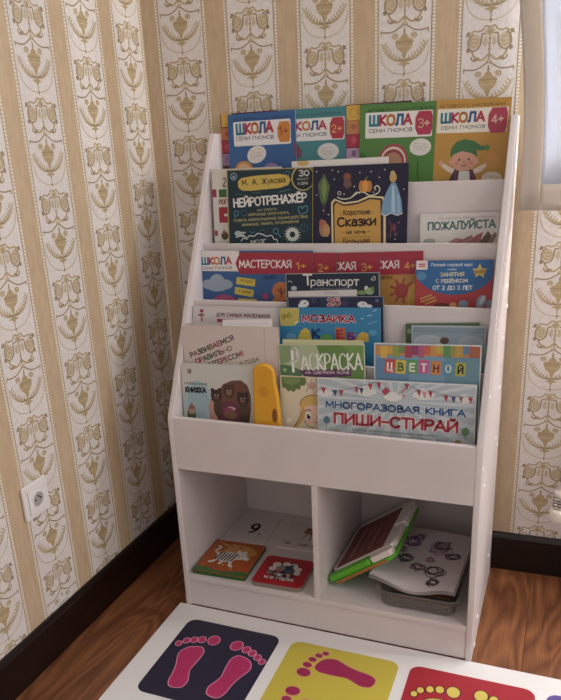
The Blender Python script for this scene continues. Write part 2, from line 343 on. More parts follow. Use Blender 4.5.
def paper_wall(name, fn, u0, u1, z1, bands, phase, drop, hole=None):
    mb = MB()
    # the wall body behind the paper
    rects = [(u0, u1, 0, z1)] if not hole else [(u0, hole[0], 0, z1), (hole[1], u1, 0, z1), (hole[0], hole[1], 0, hole[2]), (hole[0], hole[1], hole[3], z1)]
    for a, b, c, d in rects:
        P = [fn(a, c, 0), fn(b, c, 0), fn(b, d, 0), fn(a, d, 0)]; Q = [fn(a, c, -.12), fn(b, c, -.12), fn(b, d, -.12), fn(a, d, -.12)]
        mb.mesh(P+Q, [(0, 1, 2, 3), (7, 6, 5, 4), (0, 4, 5, 1), (1, 5, 6, 2), (2, 6, 7, 3), (3, 7, 4, 0)], TAN)
    def q(a, b, c, d, h, mt): mb.face([fn(a, c, h), fn(b, c, h), fn(b, d, h), fn(a, d, h)], mt)
    for s in bands:
        q(s, s+BANDW, 0, z1, .0003, BAND)
        for e, sg in ((s, -1), (s+BANDW, 1)):
            q(min(e, e+sg*.0012), max(e, e+sg*.0012), 0, z1, .0005, LINE)
            a, b = sorted((e+sg*.0022, e+sg*.0105)); q(a, b, 0, z1, .0004, PALE)
            z = .1
            while z < z1-.01:
                a, b = sorted((e+sg*.0036, e+sg*.0092)); q(a, b, z, z+.0042, .0006, DOTS); z += .0078
        c = s+BANDW/2; z = z1 - ((z1-phase-(MP/2 if drop(s) else 0)) % MP)
        while z-MP > -.1:
            for i, (poly, mt) in enumerate(MOT):
                if min(z-y/1000 for x, y in poly) < .11: continue
                mb.face([fn(c+x/1000, z-y/1000, .0006+.000004*(i % 150)) for x, y in poly], mt)
            z -= MP
    return tag(mb.build(name), kind='structure')
# back wall leans 1.3 degrees off the shelf's line, corner at (-0.22, 0.447)
KB = .0226
def fb(u, z, h): return (u, .47+KB*(u-.8)-h, z)
def fl_(u, z, h): return (-.22+(.447-u)*-.0096+h, u, z)
WX0, WX1, WZ0, WZ1 = .89, 2.35, 1.15, 2.45
paper_wall('wall_back', fb, -.22, 2.5, 2.6, [-.167+PER*i for i in range(6)], 1.573, lambda s: round((s+.167)/PER) % 2 == 0, (WX0, WX1, WZ0, WZ1))
paper_wall('wall_left', lambda u, z, h: fl_(-u, z, h), -.447, 1.6, 2.6, [-.43+PER*i for i in range(0, 10)], 1.562, lambda s: round((s+.43)/PER) % 2 == 1)
f = MB(); f.box((-.4, -2.2, -.05), (2.7, .62, 0), FLOOR); tag(f.build('floor'), kind='structure')
bb = MB(); pr = [(0, 0), (0, .1195), (.004, .1195), (.008, .1175), (.011, .112), (.013, .105), (.013, 0)]
bb.prism([(d, z) for d, z in pr], lambda d, z, t: (t, .47+KB*(t-.8)-d-.0015, z), -.2015, 2.5, BASEB)
tag(fix_normals(bb.build('baseboard_back')), kind='structure')
bb = MB(); bb.prism([(d, z) for d, z in pr], lambda d, z, t: (-.2185+(.447-t)*-.0096+d, t, z), -1.6, .4450, BASEB)
tag(fix_normals(bb.build('baseboard_left')), kind='structure')
# window: frame, sill, pane
wt = empty('window_1', ((WX0+WX1)/2, .52, WZ0)); tag(wt, kind='structure')
def wpart(nm, boxes, mt, bevel=0):
    m = MB()
    for a, b in boxes: m.box([a[i]-(wt.location[i]) for i in range(3)], [b[i]-(wt.location[i]) for i in range(3)], mt)
    return m.build(nm, wt, bevel)
PVC = mat('e8e8e6', .3)
wpart('window_frame', [((WX0, .52, WZ0), (WX0+.06, .58, WZ1)), ((WX1-.06, .52, WZ0), (WX1, .58, WZ1)), ((WX0, .52, WZ0), (WX1, .58, WZ0+.06)), ((WX0, .52, WZ1-.06), (WX1, .58, WZ1)), ((1.6, .52, WZ0), (1.66, .58, WZ1))], PVC)
g = bpy.data.materials.new('window_glass'); g.use_nodes = True; nt = g.node_tree; nt.nodes.clear()
o_ = nt.nodes.new('ShaderNodeOutputMaterial'); t_ = nt.nodes.new('ShaderNodeBsdfTransparent'); gl = nt.nodes.new('ShaderNodeBsdfGlossy'); gl.inputs['Roughness'].default_value = .02; mxs = nt.nodes.new('ShaderNodeMixShader'); mxs.inputs[0].default_value = .06
nt.links.new(t_.outputs[0], mxs.inputs[1]); nt.links.new(gl.outputs[0], mxs.inputs[2]); nt.links.new(mxs.outputs[0], o_.inputs[0])
wpart('window_pane', [((WX0+.06, .548, WZ0+.06), (1.6, .552, WZ1-.06)), ((1.66, .548, WZ0+.06), (WX1-.06, .552, WZ1-.06))], g)

# ------------------------------------------------------------------ curtain
def sheer(name, col, tr, tl):
    m = bpy.data.materials.new(name); m.use_nodes = True; n = m.node_tree; n.nodes.clear(); L = n.links.new
    out = n.nodes.new('ShaderNodeOutputMaterial'); d = n.nodes.new('ShaderNodeBsdfDiffuse'); t = n.nodes.new('ShaderNodeBsdfTranslucent'); tp = n.nodes.new('ShaderNodeBsdfTransparent')
    d.inputs[0].default_value = srgb(col); t.inputs[0].default_value = srgb(col)
    a = n.nodes.new('ShaderNodeMixShader'); a.inputs[0].default_value = tl; L(d.outputs[0], a.inputs[1]); L(t.outputs[0], a.inputs[2])
    b = n.nodes.new('ShaderNodeMixShader'); b.inputs[0].default_value = tr; L(a.outputs[0], b.inputs[1]); L(tp.outputs[0], b.inputs[2]); L(b.outputs[0], out.inputs[0]); return m
SHEER = sheer('sheer_white', 'd4d8e0', .0, .45); HEM = sheer('greige_border', 'cfc6bb', .0, .35)
ce = empty('sheer_curtain', (.80, .38, 1.05)); tag(ce, 'white sheer curtain with greige border, hanging at the upper right', 'curtain')
def cy_(x, z): return .0 + .010*math.sin(x*26+1.0) + .006*math.sin(x*61+z*2) + .004*math.sin(z*5+x*9)
def cx_(s, z): # s from left edge, z above hem
    return s + .015 - .062*min(z, .6) + .010*math.sin(z*7)*max(0, 1-s*3)
body = MB(); hem = MB()
def grid(mb, s0, s1, z0, z1, ns, nz, mt, off=0):
    vs = []
    for j in range(nz+1):
        for i in range(ns+1):
            s = s0+(s1-s0)*i/ns; z = z0+(z1-z0)*j/nz; x = cx_(s, z); vs.append((x, cy_(s, z)+off, z-.012*s*0))
    fs = [(j*(ns+1)+i, j*(ns+1)+i+1, (j+1)*(ns+1)+i+1, (j+1)*(ns+1)+i) for j in range(nz) for i in range(ns)]
    mb.mesh(vs, fs, mt)
grid(body, .046, 1.6, .060, 1.45, 160, 20, SHEER)
grid(hem, 0, .046, 0, 1.45, 8, 24, HEM); grid(hem, .046, 1.6, 0, .060, 160, 3, HEM)
for mbx, nm in ((body, 'sheer_panel'), (hem, 'border')):
    o = mbx.build(nm, ce, smooth=True)
    sd = o.modifiers.new('thick', 'SOLIDIFY'); sd.thickness = .0004 if nm == 'sheer_panel' else .0012

# ------------------------------------------------------------------ book display shelf
W, D, T = .80, .434, .016
sh = empty('book_display_shelf', (0, 0, 0)); tag(sh, 'tall white sloped children\'s book shelf with five tiers and two open cubbies', 'bookshelf')
prof = [(0, 0), (D, 0), (D, 1.268), (.3706, 1.268), (0, .577)]
for x in (0, W-T):
    m = MB(); m.prism(prof, lambda y, z, d: (x+d, y, z), 0, T, WHITE); fix_normals(m.build('side_panel', sh, .0025))
def part(nm, a, b, mt=WHITE, bevel=.0012):
    m = MB(); m.box(a, b, mt); return m.build(nm, sh, bevel)
I0, I1 = T, W-T
part('back_panel', (I0, .4255, .003), (I1, .4315, 1.262))
part('plinth', (I0, .003, .0028), (I1, .018, .0845))
part('bottom_shelf', (I0, .0, .085), (I1, .425, .101))
part('cubby_divider', (.392, .001, .1012), (.408, .425, .4300))
part('cubby_top', (I0, .017, .4310), (I1, .425, .4470))
part('front_panel', (I0, 0, .4310), (I1, .016, .577))
tiers = [(.105, .7156, .468), (.172, .8526, .617), (.253, .9895, .755), (.327, 1.128, .891)]
for y, zt, zb in tiers: part('tier_panel', (I0, y, zb-.012), (I1, y+.012, zt))
fls = [(.0165, .104, .468), (.118, .171, .617), (.185, .252, .755), (.266, .326, .891), (.340, .425, 1.026)]
for y0, y1, z in fls: part('tier_floor', (I0, y0, z-.012), (I1, y1, z))
CAP = mat('ffffff', .12, .8, name='screw_cap_highlight_white')  # white caps, whitened further so the colour carries their window highlights
for y, z in [(.266,.94),(.374,.868),(.42,.808),(.158,.805),(.343,.739),(.329,.613),(.081,.668),(.325,.473),(.39,.428),(.02,.516),(.064,.454),(.384,.155),(.326,.115),(.09,.072),(.055,.012)]:
    m = MB(); m.tube([(W-.001, y, z), (W+.0012, y, z), (W+.0022, y, z), (W+.0026, y, z)], [.0064, .0064, .005, .002], CAP, 14); m.build('screw_cap', sh)

# ------------------------------------------------------------------ books on the tiers (covers in mm from each cover's top left corner)
BOOKS = [
 ({'name': 'activity_book', 'label': 'activity book with small coloured squares, behind the blue 1+ book', 'cat': 'book', 'g': 'activity books standing on the top tier', 'o': [0.0172, 0.4077, 1.0279], 'rx': -0.035, 'ry': 0.0, 'w': 0.17, 'h': 0.2903, 'th': 0.003, 'bg': '5a2436', 'edge': None, 'spine': None}, [
  ('r', 2, 0.1, 33.5, 33.7, 'd8a53a', 1),
  ('r', -0.1, 35.7, 31.7, 67.6, 'c0703a', 1),
  ('r', -2.1, 69.9, 30, 100.5, 'b02c3c', 1),
  ('r', -4.1, 103.5, 28.2, 134.2, 'a07a98', 1),
  ('ring', 18.3, 16.7, 5.9, 'e8c060', 1.5),
  ('e', 16.8, 52.4, 5.9, 6.9, 'a04828', 0),
  ('r', 6.5, 110.1, 19.6, 126.3, '8a6a98', 0),
  ('e', 16.9, 84.9, 6.5, 6.5, 'c84a50', 0),
  ('r', 38.3, 8, 210.5, 621, '7a3348', 0),
 ]),
 ({'name': 'activity_book', 'label': 'activity book with small coloured squares, between the teal and green books', 'cat': 'book', 'g': 'activity books standing on the top tier', 'o': [0.3728, 0.4077, 1.0279], 'rx': -0.035, 'ry': 0.0, 'w': 0.17, 'h': 0.2899, 'th': 0.003, 'bg': '4a1f30', 'edge': None, 'spine': None}, [
  ('r', 2.6, 1.7, 39.9, 37.6, 'd8a53a', 1),
  ('r', 2.5, 38.4, 40.1, 70.6, 'c27a48', 1),
  ('r', 2.5, 71.8, 40.3, 102.5, 'b42a44', 1),
  ('r', 2.4, 104.7, 40.4, 129.2, 'b890b0', 1),
  ('ring', 21.3, 19.6, 9.3, 'b87a20', 1.7),
  ('e', 22.2, 52.7, 6.7, 6.7, 'a86038', 0),
  ('e', 22.2, 85.2, 6.9, 8.6, 'c44a5a', 0),
  ('r', 16.2, 110.8, 28.3, 124.7, '7c5a88', 0),
  ('r', 42.8, 8.9, 245.2, 534, '6a3050', 0),
 ]),
 ({'name': 'activity_book', 'label': 'teal activity book marked 2+ for toddlers, half hidden by the blue 1+ book', 'cat': 'book', 'g': 'activity books standing on the top tier', 'o': [0.1854, 0.4038, 1.0289], 'rx': -0.035, 'ry': 0.0051, 'w': 0.1888, 'h': 0.2878, 'th': 0.003, 'bg': '3b828a', 'edge': None, 'spine': None}, [
  ('t', 'АКТИВИТИ С НАКЛЕЙКАМИ', 12.3, 19.7, 175.2, 18.7, 6.3, '1e4a54', 0.012),
  ('r', 12.1, 24.4, 184.8, 79.5, 'dcdcd8', 3),
  ('mt', 'ШКОЛА', 20.5, 54.3, 137, 54.1, 24, ['1f7f96', 'c02f52', 'e08a3a', '2b5f9e', 'c8404a'], 0.05),
  ('t', 'СЕМИ ГНОМОВ', 20.1, 70.4, 136.9, 69, 9.7, '33405c', 0.012),
  ('h', 145, 25.4, 183.9, 77.1, 'b8323c'),
  ('t', '2+', 149.2, 63, 178.7, 62.1, 19.8, 'e8a860', 0.012),
  ('e', 140.2, 107.5, 29.1, 20.3, 'd4d2cc', 0),
  ('t', 'ВНУТРИ', 123.4, 101.3, 156.9, 101.1, 3.6, 'a08888', 0.012),
  ('t', 'БОЛЬШОЙ', 121.6, 108.4, 159.6, 108.3, 3.5, 'a08888', 0.012),
  ('t', 'НАКЛЕЙКИ', 123.3, 115.6, 156.9, 115.3, 3.6, 'a08888', 0.012),
  ('p', [(51.8, 83), (65.1, 99.7), (67.1, 119.9), (51, 123.4)], '7a4058'),
 ]),
 ({'name': 'activity_book', 'label': 'blue activity book marked 1+, leftmost large cover on the top tier', 'cat': 'book', 'g': 'activity books standing on the top tier', 'o': [0.0433, 0.3992, 1.0279], 'rx': -0.035, 'ry': -0.0005, 'w': 0.1957, 'h': 0.2866, 'th': 0.004, 'bg': '2f5f9c', 'edge': None, 'spine': None}, [
  ('t', 'АКТИВИТИ С НАКЛЕЙКАМИ', 18.2, 17.3, 180.2, 19, 7.6, '1d3a68', 0.012),
  ('r', 15.4, 19.9, 181.9, 81.9, 'e2dedb', 4),
  ('mt', 'ШКОЛА', 22.1, 53.8, 133.4, 52.6, 30.8, ['1f7f96', 'c02f52', 'e08a3a', '2b5f9e', 'c8404a'], 0.05),
  ('t', 'СЕМИ ГНОМОВ', 21.4, 67.1, 133.9, 67.8, 10.1, '33405c', 0.012),
  ('h', 144, 25.7, 180.5, 77.3, 'd07c34'),
  ('t', '1+', 148.5, 60.5, 175, 59.3, 22.5, 'a04028', 0.012),
  ('e', 81.3, 105.2, 28.6, 21.9, 'e0dcd6', -18),
  ('t', 'ВНУТРИ', 63.5, 99.8, 97.6, 92.2, 4.8, 'c08858', 0.012),
  ('t', 'БОЛЬШИЕ', 63.1, 108.1, 101.5, 99.7, 4.8, 'c08858', 0.012),
  ('t', 'НАКЛЕЙКИ', 65.9, 115.6, 99, 108.7, 4.8, 'c08858', 0.012),
  ('e', 42.3, 139.7, 25.9, 19.5, 'c88a4a', 0),
  ('e', 42.1, 142.5, 19.5, 16.2, 'e0b080', 0),
  ('e', 123.3, 142.7, 21.2, 14.9, '8a7aa8', 0),
  ('e', 204.3, 96.3, 15, 30.1, '7a3f62', 0),
 ]),
 ({'name': 'activity_book', 'label': 'green activity book marked 3+ with a red arch on its cover', 'cat': 'book', 'g': 'activity books standing on the top tier', 'o': [0.4094, 0.4038, 1.0309], 'rx': -0.035, 'ry': 0.0161, 'w': 0.1919, 'h': 0.2846, 'th': 0.004, 'bg': '4c8238', 'edge': None, 'spine': None}, [
  ('t', 'АКТИВИТИ С НАКЛЕЙКАМИ', 17, 20, 187.8, 19.7, 8.7, '2c4c22', 0.012),
  ('r', 13.9, 19.9, 183.5, 80.8, 'e2dfd8', 3),
  ('mt', 'ШКОЛА', 22.6, 53.3, 134.1, 53.5, 28.5, ['1f7f96', 'c02f52', 'e08a3a', '2b5f9e', 'c8404a'], 0.05),
  ('t', 'СЕМИ ГНОМОВ', 23, 68.4, 134.7, 67.6, 9.5, '33405c', 0.012),
  ('h', 141, 21.6, 183.3, 76.5, 'b8304a'),
  ('t', '3+', 148.1, 61.1, 178, 59.5, 22.5, 'e8b8a0', 0.012),
  ('e', 156.2, 105.4, 27, 20.3, 'dedbd0', 0),
  ('p', [(135.8, 109.8), (129.2, 116), (143.7, 116.5)], 'dedbd0'),
  ('t', 'ВНУТРИ', 140.6, 97.7, 171.1, 101.6, 3.8, '88907a', 0.012),
  ('t', 'НАКЛЕЙКИ', 137.9, 104.8, 174.5, 108.8, 3.8, '88907a', 0.012),
  ('t', 'ИГРЫ', 144.3, 112.2, 167.3, 115.7, 3.8, '88907a', 0.012),
  ('e', 88, 135.3, 37.9, 39.5, 'b03a48', 0),
  ('e', 88.1, 136.7, 32.8, 34.3, 'd8ccb8', 0),
  ('e', 88.1, 138.2, 28.4, 30, 'a03c40', 0),
  ('e', 88.3, 142.6, 23.4, 26.5, 'b88468', 0),
  ('l', [(152.4, 139), (151.3, 164.4), (156.9, 186.5)], 3.8, '3a6428'),
  ('e', 52, 169.9, 14.2, 7.9, '7aa060', 0),
  ('e', 7.1, 146.6, 16.2, 32.4, '3c6c2c', 0),
 ]),
 ({'name': 'activity_book', 'label': 'ochre activity book marked 4+ showing a child in a green hat', 'cat': 'book', 'g': 'activity books standing on the top tier', 'o': [0.6002, 0.4039, 1.0318], 'rx': -0.035, 'ry': 0.0227, 'w': 0.1746, 'h': 0.2813, 'th': 0.004, 'bg': 'c08c34', 'edge': None, 'spine': None}, [
  ('t', 'АКТИВИТИ С НАКЛЕЙКАМИ', 6.2, 18.1, 160.4, 17.9, 7.4, '6c4c1c', 0.012),
  ('r', 2.7, 20.7, 169.7, 75.8, 'e4dccc', 3),
  ('mt', 'ШКОЛА', 10.7, 54.1, 117.3, 53.1, 25.6, ['1f7f96', 'c02f52', 'e08a3a', '2b5f9e', 'c8404a'], 0.05),
  ('t', 'СЕМИ ГНОМОВ', 13, 68.1, 118.4, 66.7, 8.1, '33405c', 0.012),
  ('h', 124, 21.6, 168.5, 78.5, 'b43a50'),
  ('t', '4+', 131.9, 58.3, 161, 56.6, 21, 'e8bca0', 0.012),
  ('p', [(17.6, 143.1), (52.3, 160.8), (56.9, 175.2), (34, 164.9), (16.7, 151.7)], 'e0cdb8'),
  ('p', [(129, 145.1), (96.3, 161.5), (92.3, 175.6), (114.9, 167.4), (129.7, 153.5)], 'e0cdb8'),
  ('p', [(39.2, 188), (52.3, 160.8), (96.3, 161.5), (114.1, 203), (40.1, 202.6)], '3a3a50'),
  ('p', [(61.5, 188.2), (63.7, 165.3), (88.6, 165.6), (92.8, 202.9), (62.5, 202.7)], 'dcdcd2'),
  ('l', [(56, 160.9), (55.6, 199)], 5.2, '8a2f4a'),
  ('l', [(94.2, 161.4), (99.9, 199.3)], 5, '8a2f4a'),
  ('e', 73, 141.3, 29.9, 24.8, 'd69a80', 0),
  ('e', 43, 143.6, 5.9, 7.4, 'd69a80', 0),
  ('e', 102.9, 143.2, 5.8, 7.3, 'd69a80', 0),
  ('p', [(39.3, 132.1), (40.3, 113.7), (51.6, 97.2), (71.6, 90.7), (96.4, 95.6), (111.7, 107.1), (121.7, 107.3), (125.2, 115.7), (109.7, 118.1), (102.2, 115.2), (105, 132), (89.9, 123.3), (69.2, 118.6), (52, 123.9)], '3c7440'),
  ('e', 126.3, 111.6, 6.4, 6.4, '4c8a4c', 0),
  ('e', 61.8, 138.2, 2.2, 2.9, '2a2020', 0),
  ('e', 85.1, 137.9, 2.2, 2.9, '2a2020', 0),
  ('e', 73.9, 144.1, 2.9, 2.2, 'b8705a', 0),
  ('l', [(67, 149.7), (74.6, 153.3), (82.3, 149.2)], 1.8, '8a3030'),
  ('e', 56.5, 146.6, 5.1, 3.7, 'd8806c', 0),
  ('e', 91.6, 146.5, 5.1, 3.7, 'd8806c', 0),
  ('e', 17.8, 146, 6, 6.8, 'd69a80', 0),
  ('e', 129.8, 146.5, 5.8, 6.5, 'd69a80', 0),
  ('e', 141.5, 141.1, 15.6, 19.9, 'cc8c40', 0),
  ('e', 143.4, 181.9, 24.5, 14.4, 'dcd2bc', 0),
  ('t', 'БОЛЕЕ 30', 127.4, 178.9, 157.7, 182, 3.6, '887a60', 0.012),
 ]),
 ({'name': 'workbook', 'label': 'white workbook with a dark red spine, leftmost on the second tier', 'cat': 'book', 'g': 'books on the second tier', 'o': [0.0241, 0.3109, 0.8925], 'rx': -0.0599, 'ry': 0.0, 'w': 0.2, 'h': 0.2853, 'th': 0.008, 'bg': 'd4cec4', 'edge': None, 'spine': '8c2a38'}, [
  ('l', [(32.1, 25.2), (39.2, 23.4), (40, 32), (32.3, 44.4), (41.7, 43.6)], 2.9, '2c4a30'),
  ('r', 19.1, 51.6, 42.7, 72.5, '3a6c40', 0),
  ('r', -1, 51.5, 12.1, 72.3, 'a83248', 0),
  ('t', 'ЛОГО', 15.9, 90.8, 52.4, 90.6, 13, '8a2c3c', 0.03),
  ('r', 16.7, 98.1, 43.1, 139.3, 'a82a3c', 0),
  ('r', 32.4, 115.9, 43.9, 122.2, 'e4dad4', 0),
  ('r', 1.5, 159.8, 10.4, 174.1, 'a83248', 0),
  ('e', 31.9, 174.2, 10.8, 10.8, '4c4a30', 0),
  ('e', 30, 165.2, 4.7, 5.9, '8a5a38', 0),
 ]),
 ({'name': 'storybook', 'label': 'white book whose top edge alone rises behind the dark blue tales book', 'cat': 'book', 'g': 'books on the second tier', 'o': [0.2566, 0.3109, 0.8926], 'rx': -0.0599, 'ry': -0.0057, 'w': 0.2507, 'h': 0.2963, 'th': 0.006, 'bg': 'ddd8d0', 'edge': None, 'spine': None}, [
  ('e', 29.9, 5, 16.3, 6.8, 'c8a058', 0),
 ]),
 ({'name': 'brain_training_book', 'label': 'dark teal brain training book with a yellow name plate', 'cat': 'book', 'g': 'books on the second tier', 'o': [0.0718, 0.3, 0.8947], 'rx': -0.0599, 'ry': 0.0094, 'w': 0.2427, 'h': 0.2807, 'th': 0.009, 'bg': '14303c', 'edge': 'b09a4c', 'spine': 'b8a04c'}, [
  ('ring', 20, 17.3, 8.6, '8aa8b8', 2.3),
  ('p', [(16.5, 21.2), (20.2, 12.4), (23.9, 21.4)], 'b0c4cc'),
  ('p', [(32.2, 30), (42.1, 21.8), (78.9, 16.8), (150.7, 13.7), (175.1, 18.2), (181.4, 29.9), (174.8, 41.3), (150.3, 48.6), (72.3, 54.1), (44, 53.6), (32.8, 44.9)], 'c8aa44'),
  ('t', 'М. А. Жукова', 43.2, 41.6, 167.9, 35.4, 15.4, '1c2418', 0.012),
  ('e', 215.2, 25.9, 31.8, 30.7, 'c0b060', 0),
  ('e', 215.7, 25.9, 29.2, 28.1, '12262e', 0),
  ('t', '30', 203.5, 21.8, 232.2, 21, 15.9, 'e6e4dc', 0.03),
  ('t', 'МИНУТ', 199.2, 31.2, 231.1, 30.5, 5.8, 'b8b8a4', 0.012),
  ('t', 'В ДЕНЬ', 201.2, 41.9, 229, 41, 6.5, 'c8c8b8', 0.012),
  ('t', 'НЕЙРОТРЕНАЖЁР', 17.2, 97.5, 226.8, 84.8, 24.4, 'eceae4', 0.028),
  ('t', 'КАК УКРЕПИТЬ', 86.8, 107.2, 141.8, 103.6, 5.7, 'c0b470', 0.012),
  ('t', 'НЕЙРОННЫЕ СВЯЗИ МОЗГА,', 59.2, 119.1, 176.9, 113.8, 6.8, 'c0b470', 0.012),
  ('t', 'РАЗВИТЬ МЕЖПОЛУШАРНОЕ ВЗАИМОДЕЙСТВИЕ,', 17.1, 134.3, 229.9, 124, 7, 'c0b470', 0.012),
  ('t', 'ВНИМАНИЕ, ПАМЯТЬ, ВООБРАЖЕНИЕ', 41.1, 145.6, 204, 136.2, 7, 'c0b470', 0.012),
  ('ring', 173.5, 12.4, 5.4, '3c7488', 1.6),
  ('l', [(175.1, 16.3), (171.3, 21.9)], 1.6, '3c7488'),
  ('l', [(20.7, 64.7), (32.3, 60.4), (43.7, 62.6)], 1.7, '2f6478'),
  ('l', [(72.2, 59.1), (97.5, 58.5)], 1.7, '3a7488'),
  ('l', [(147.4, 59.3), (180.2, 53.1)], 1.7, '3f7f90'),
  ('ring', 24.9, 111.8, 6.3, '4a86a0', 2.3),
  ('l', [(22.3, 117.9), (18.6, 126.1)], 2.3, '4a86a0'),
  ('ring', 48, 110.9, 7.4, '2f6c88', 1.7),
  ('l', [(201.5, 98.2), (209.6, 95.4), (213.3, 101.8), (217.6, 95.5), (225.7, 94.6), (226.7, 106.8), (214.9, 114.1), (205.2, 111.5), (201.5, 98.2)], 2.2, '4c90a8'),
  ('ring', 218.6, 148.6, 9.7, '2c6a80', 1.6),
  ('l', [(218.6, 148.6), (218.6, 142.7)], 1.6, '2c6a80'),
  ('ring', 138.7, 157.7, 7.3, '4a88a0', 2.2),
  ('l', [(143.1, 162.8), (153, 173.9)], 2.8, '4a88a0'),
  ('ring', 98.1, 161.9, 7.8, '2c6478', 1.7),
  ('l', [(62.8, 156.4), (69.5, 163), (78.2, 158.9)], 1.7, '3c7c90'),
  ('r', 20.9, 160, 51, 164.1, 'b8c4c0', 0),
  ('r', 20.7, 166.2, 46.2, 170.3, 'b8c4c0', 0),
  ('l', [(21.6, 174.5), (37.5, 170.3), (53, 174.4)], 3.5, 'c8d0cc'),
  ('e', 28.9, 164.2, 10.6, 7.1, 'a8b8b8', 0),
  ('l', [(37, 184.8), (43.1, 177), (54.6, 178.5), (60.7, 170.2), (75, 171.2), (86.6, 164), (100.8, 166.5), (112, 171), (126.2, 168.9), (132.8, 178.1), (141.7, 180), (142.7, 189.2)], 2.4, 'd8dcd8'),
  ('t', 'МОЗГ', 65.8, 192.4, 111.7, 189.4, 11.6, 'd0d4d0', 0.02),
  ('p', [(211.9, 168.2), (196.7, 165.1), (196.3, 168.9)], 'c8cfc8'),
  ('p', [(209.5, 175.9), (196.4, 168.6), (194.6, 172.1)], 'c8cfc8'),
  ('p', [(204.2, 182.5), (194.8, 171.8), (191.8, 174.5)], 'c8cfc8'),
  ('p', [(196.7, 187.1), (192.1, 174.3), (188.3, 175.9)], 'c8cfc8'),
  ('p', [(187.8, 189.3), (188.6, 175.8), (184.5, 176.2)], 'c8cfc8'),
  ('p', [(178.6, 188.6), (184.8, 176.2), (180.8, 175.2)], 'c8cfc8'),
  ('p', [(170.3, 185.2), (181.1, 175.4), (177.7, 173.2)], 'c8cfc8'),
  ('p', [(163.8, 179.5), (178, 173.4), (175.6, 170.3)], 'c8cfc8'),
  ('p', [(160, 172.2), (175.8, 170.6), (174.7, 166.9)], 'c8cfc8'),
  ('p', [(159.3, 164.2), (174.8, 167.2), (175.2, 163.4)], 'c8cfc8'),
  ('p', [(161.9, 156.4), (175.1, 163.7), (176.9, 160.3)], 'c8cfc8'),
  ('p', [(167.2, 149.8), (176.7, 160.6), (179.7, 157.9)], 'c8cfc8'),
  ('p', [(174.8, 145.3), (179.4, 158), (183.2, 156.4)], 'c8cfc8'),
  ('p', [(183.7, 143.2), (182.8, 156.5), (187, 156.2)], 'c8cfc8'),
  ('p', [(192.8, 144), (186.6, 156.2), (190.6, 157.2)], 'c8cfc8'),
  ('p', [(201, 147.3), (190.3, 157), (193.7, 159.2)], 'c8cfc8'),
  ('p', [(207.4, 153), (193.4, 159), (195.8, 162.1)], 'c8cfc8'),
  ('p', [(211.1, 160.2), (195.7, 161.8), (196.7, 165.4)], 'c8cfc8'),
  ('e', 185.7, 166.2, 17.6, 17.1, 'c0c8c0', 0),
  ('e', 185.7, 166.2, 7.7, 7.7, '10222a', 0),
 ]),
 ({'name': 'storybook', 'label': 'dark blue bedtime tales book with a golden banner and an orange pumpkin', 'cat': 'book', 'g': 'books on the second tier', 'o': [0.3202, 0.2999, 0.8922], 'rx': -0.0599, 'ry': -0.0031, 'w': 0.2392, 'h': 0.2815, 'th': 0.014, 'bg': '1b1a38', 'edge': None, 'spine': '15142c'}, [
  ('p', [(46.2, 87.9), (55.1, 78.5), (80.8, 88.7), (116.4, 84.8), (143.9, 73.4), (181.1, 77.2), (187.2, 88.5), (189.9, 230.3), (48.3, 230.8)], 'd9c68c'),
  ('p', [(50.9, 91.3), (57.7, 83.4), (80.8, 93), (116.5, 89.1), (146.5, 78.1), (177.3, 80.8), (181.4, 92.1), (183.8, 230.4), (53.6, 230.8)], '30203a'),
  ('p', [(55, 94.8), (60.2, 88.2), (80.8, 97.3), (116.5, 93.3), (149, 81.9), (173.9, 85.4), (177.8, 230.4), (56.8, 230.8)], 'c8963c'),
  ('l', [(62.8, 74.9), (75.7, 80), (96.1, 78.2), (116.3, 66), (131.4, 65.1), (146.4, 73.4), (165.2, 69.3), (172, 59.3), (165.9, 50.8), (158.6, 55.2), (162.1, 60.9)], 2.6, 'd8d0b0'),
  ('l', [(101.2, 75), (112.3, 64.5), (121.4, 68.1)], 2, 'd8d0b0'),
  ('ring', 68, 65.6, 4.1, 'd8d0b0', 1.5),
  ('e', 126.2, 50.9, 8, 13.5, 'c07a2c', 0),
  ('e', 144.2, 51.5, 8, 13.5, 'c07a2c', 0),
  ('e', 135.2, 50.8, 7, 15.5, 'dc9038', 0),
  ('l', [(135.1, 37.3), (137, 31.4), (141, 29.7)], 2.5, '6a7a34'),
  ('t', 'Короткие', 78.8, 120.2, 149, 118.6, 13.5, '3a2418', 0.02),
  ('e', 71.1, 116.7, 1.5, 1.5, '3a2418', 0),
  ('e', 154.5, 116.4, 1.5, 1.5, '3a2418', 0),
  ('t', 'Сказки', 62.2, 149, 164.4, 146.4, 25, '2e1a1a', 0.03),
  ('t', 'на ночь', 86.1, 166.8, 138.4, 165.3, 10.9, '3a2418', 0.015),
  ('l', [(73.7, 161.8), (82, 161.4)], 1, '3a2418'),
  ('l', [(142.4, 160.5), (150.5, 160.1)], 1, '3a2418'),
  ('l', [(74.7, 174), (150.2, 172.6)], 1, '7a5020'),
  ('t', 'Большая', 78.4, 192.1, 147.8, 189.5, 14.6, '5a3820', 0.01),
  ('p', [(200.1, 45.5), (210.7, 45), (217.8, 60.7), (226.2, 87.6), (229.4, 117.4), (216.3, 121.8), (201.5, 116.8), (187.9, 122.2), (175.9, 118.2), (179.4, 88.3), (189.7, 64.5)], '6f9cc0'),
  ('p', [(202.1, 51.1), (207.9, 51.3), (211.3, 116.1), (201.4, 112.1)], 'a4c4d8'),
  ('p', [(215.2, 72.1), (220, 72.3), (224, 115.4), (218.2, 117.1)], '8fb4cc'),
  ('l', [(175.9, 118.2), (187.9, 122.2), (201.5, 116.8), (216.3, 121.8), (229.4, 117.4)], 2.5, 'c0ccd4'),
  ('e', 204.6, 32.9, 8.8, 11.8, 'c09a58', 0),
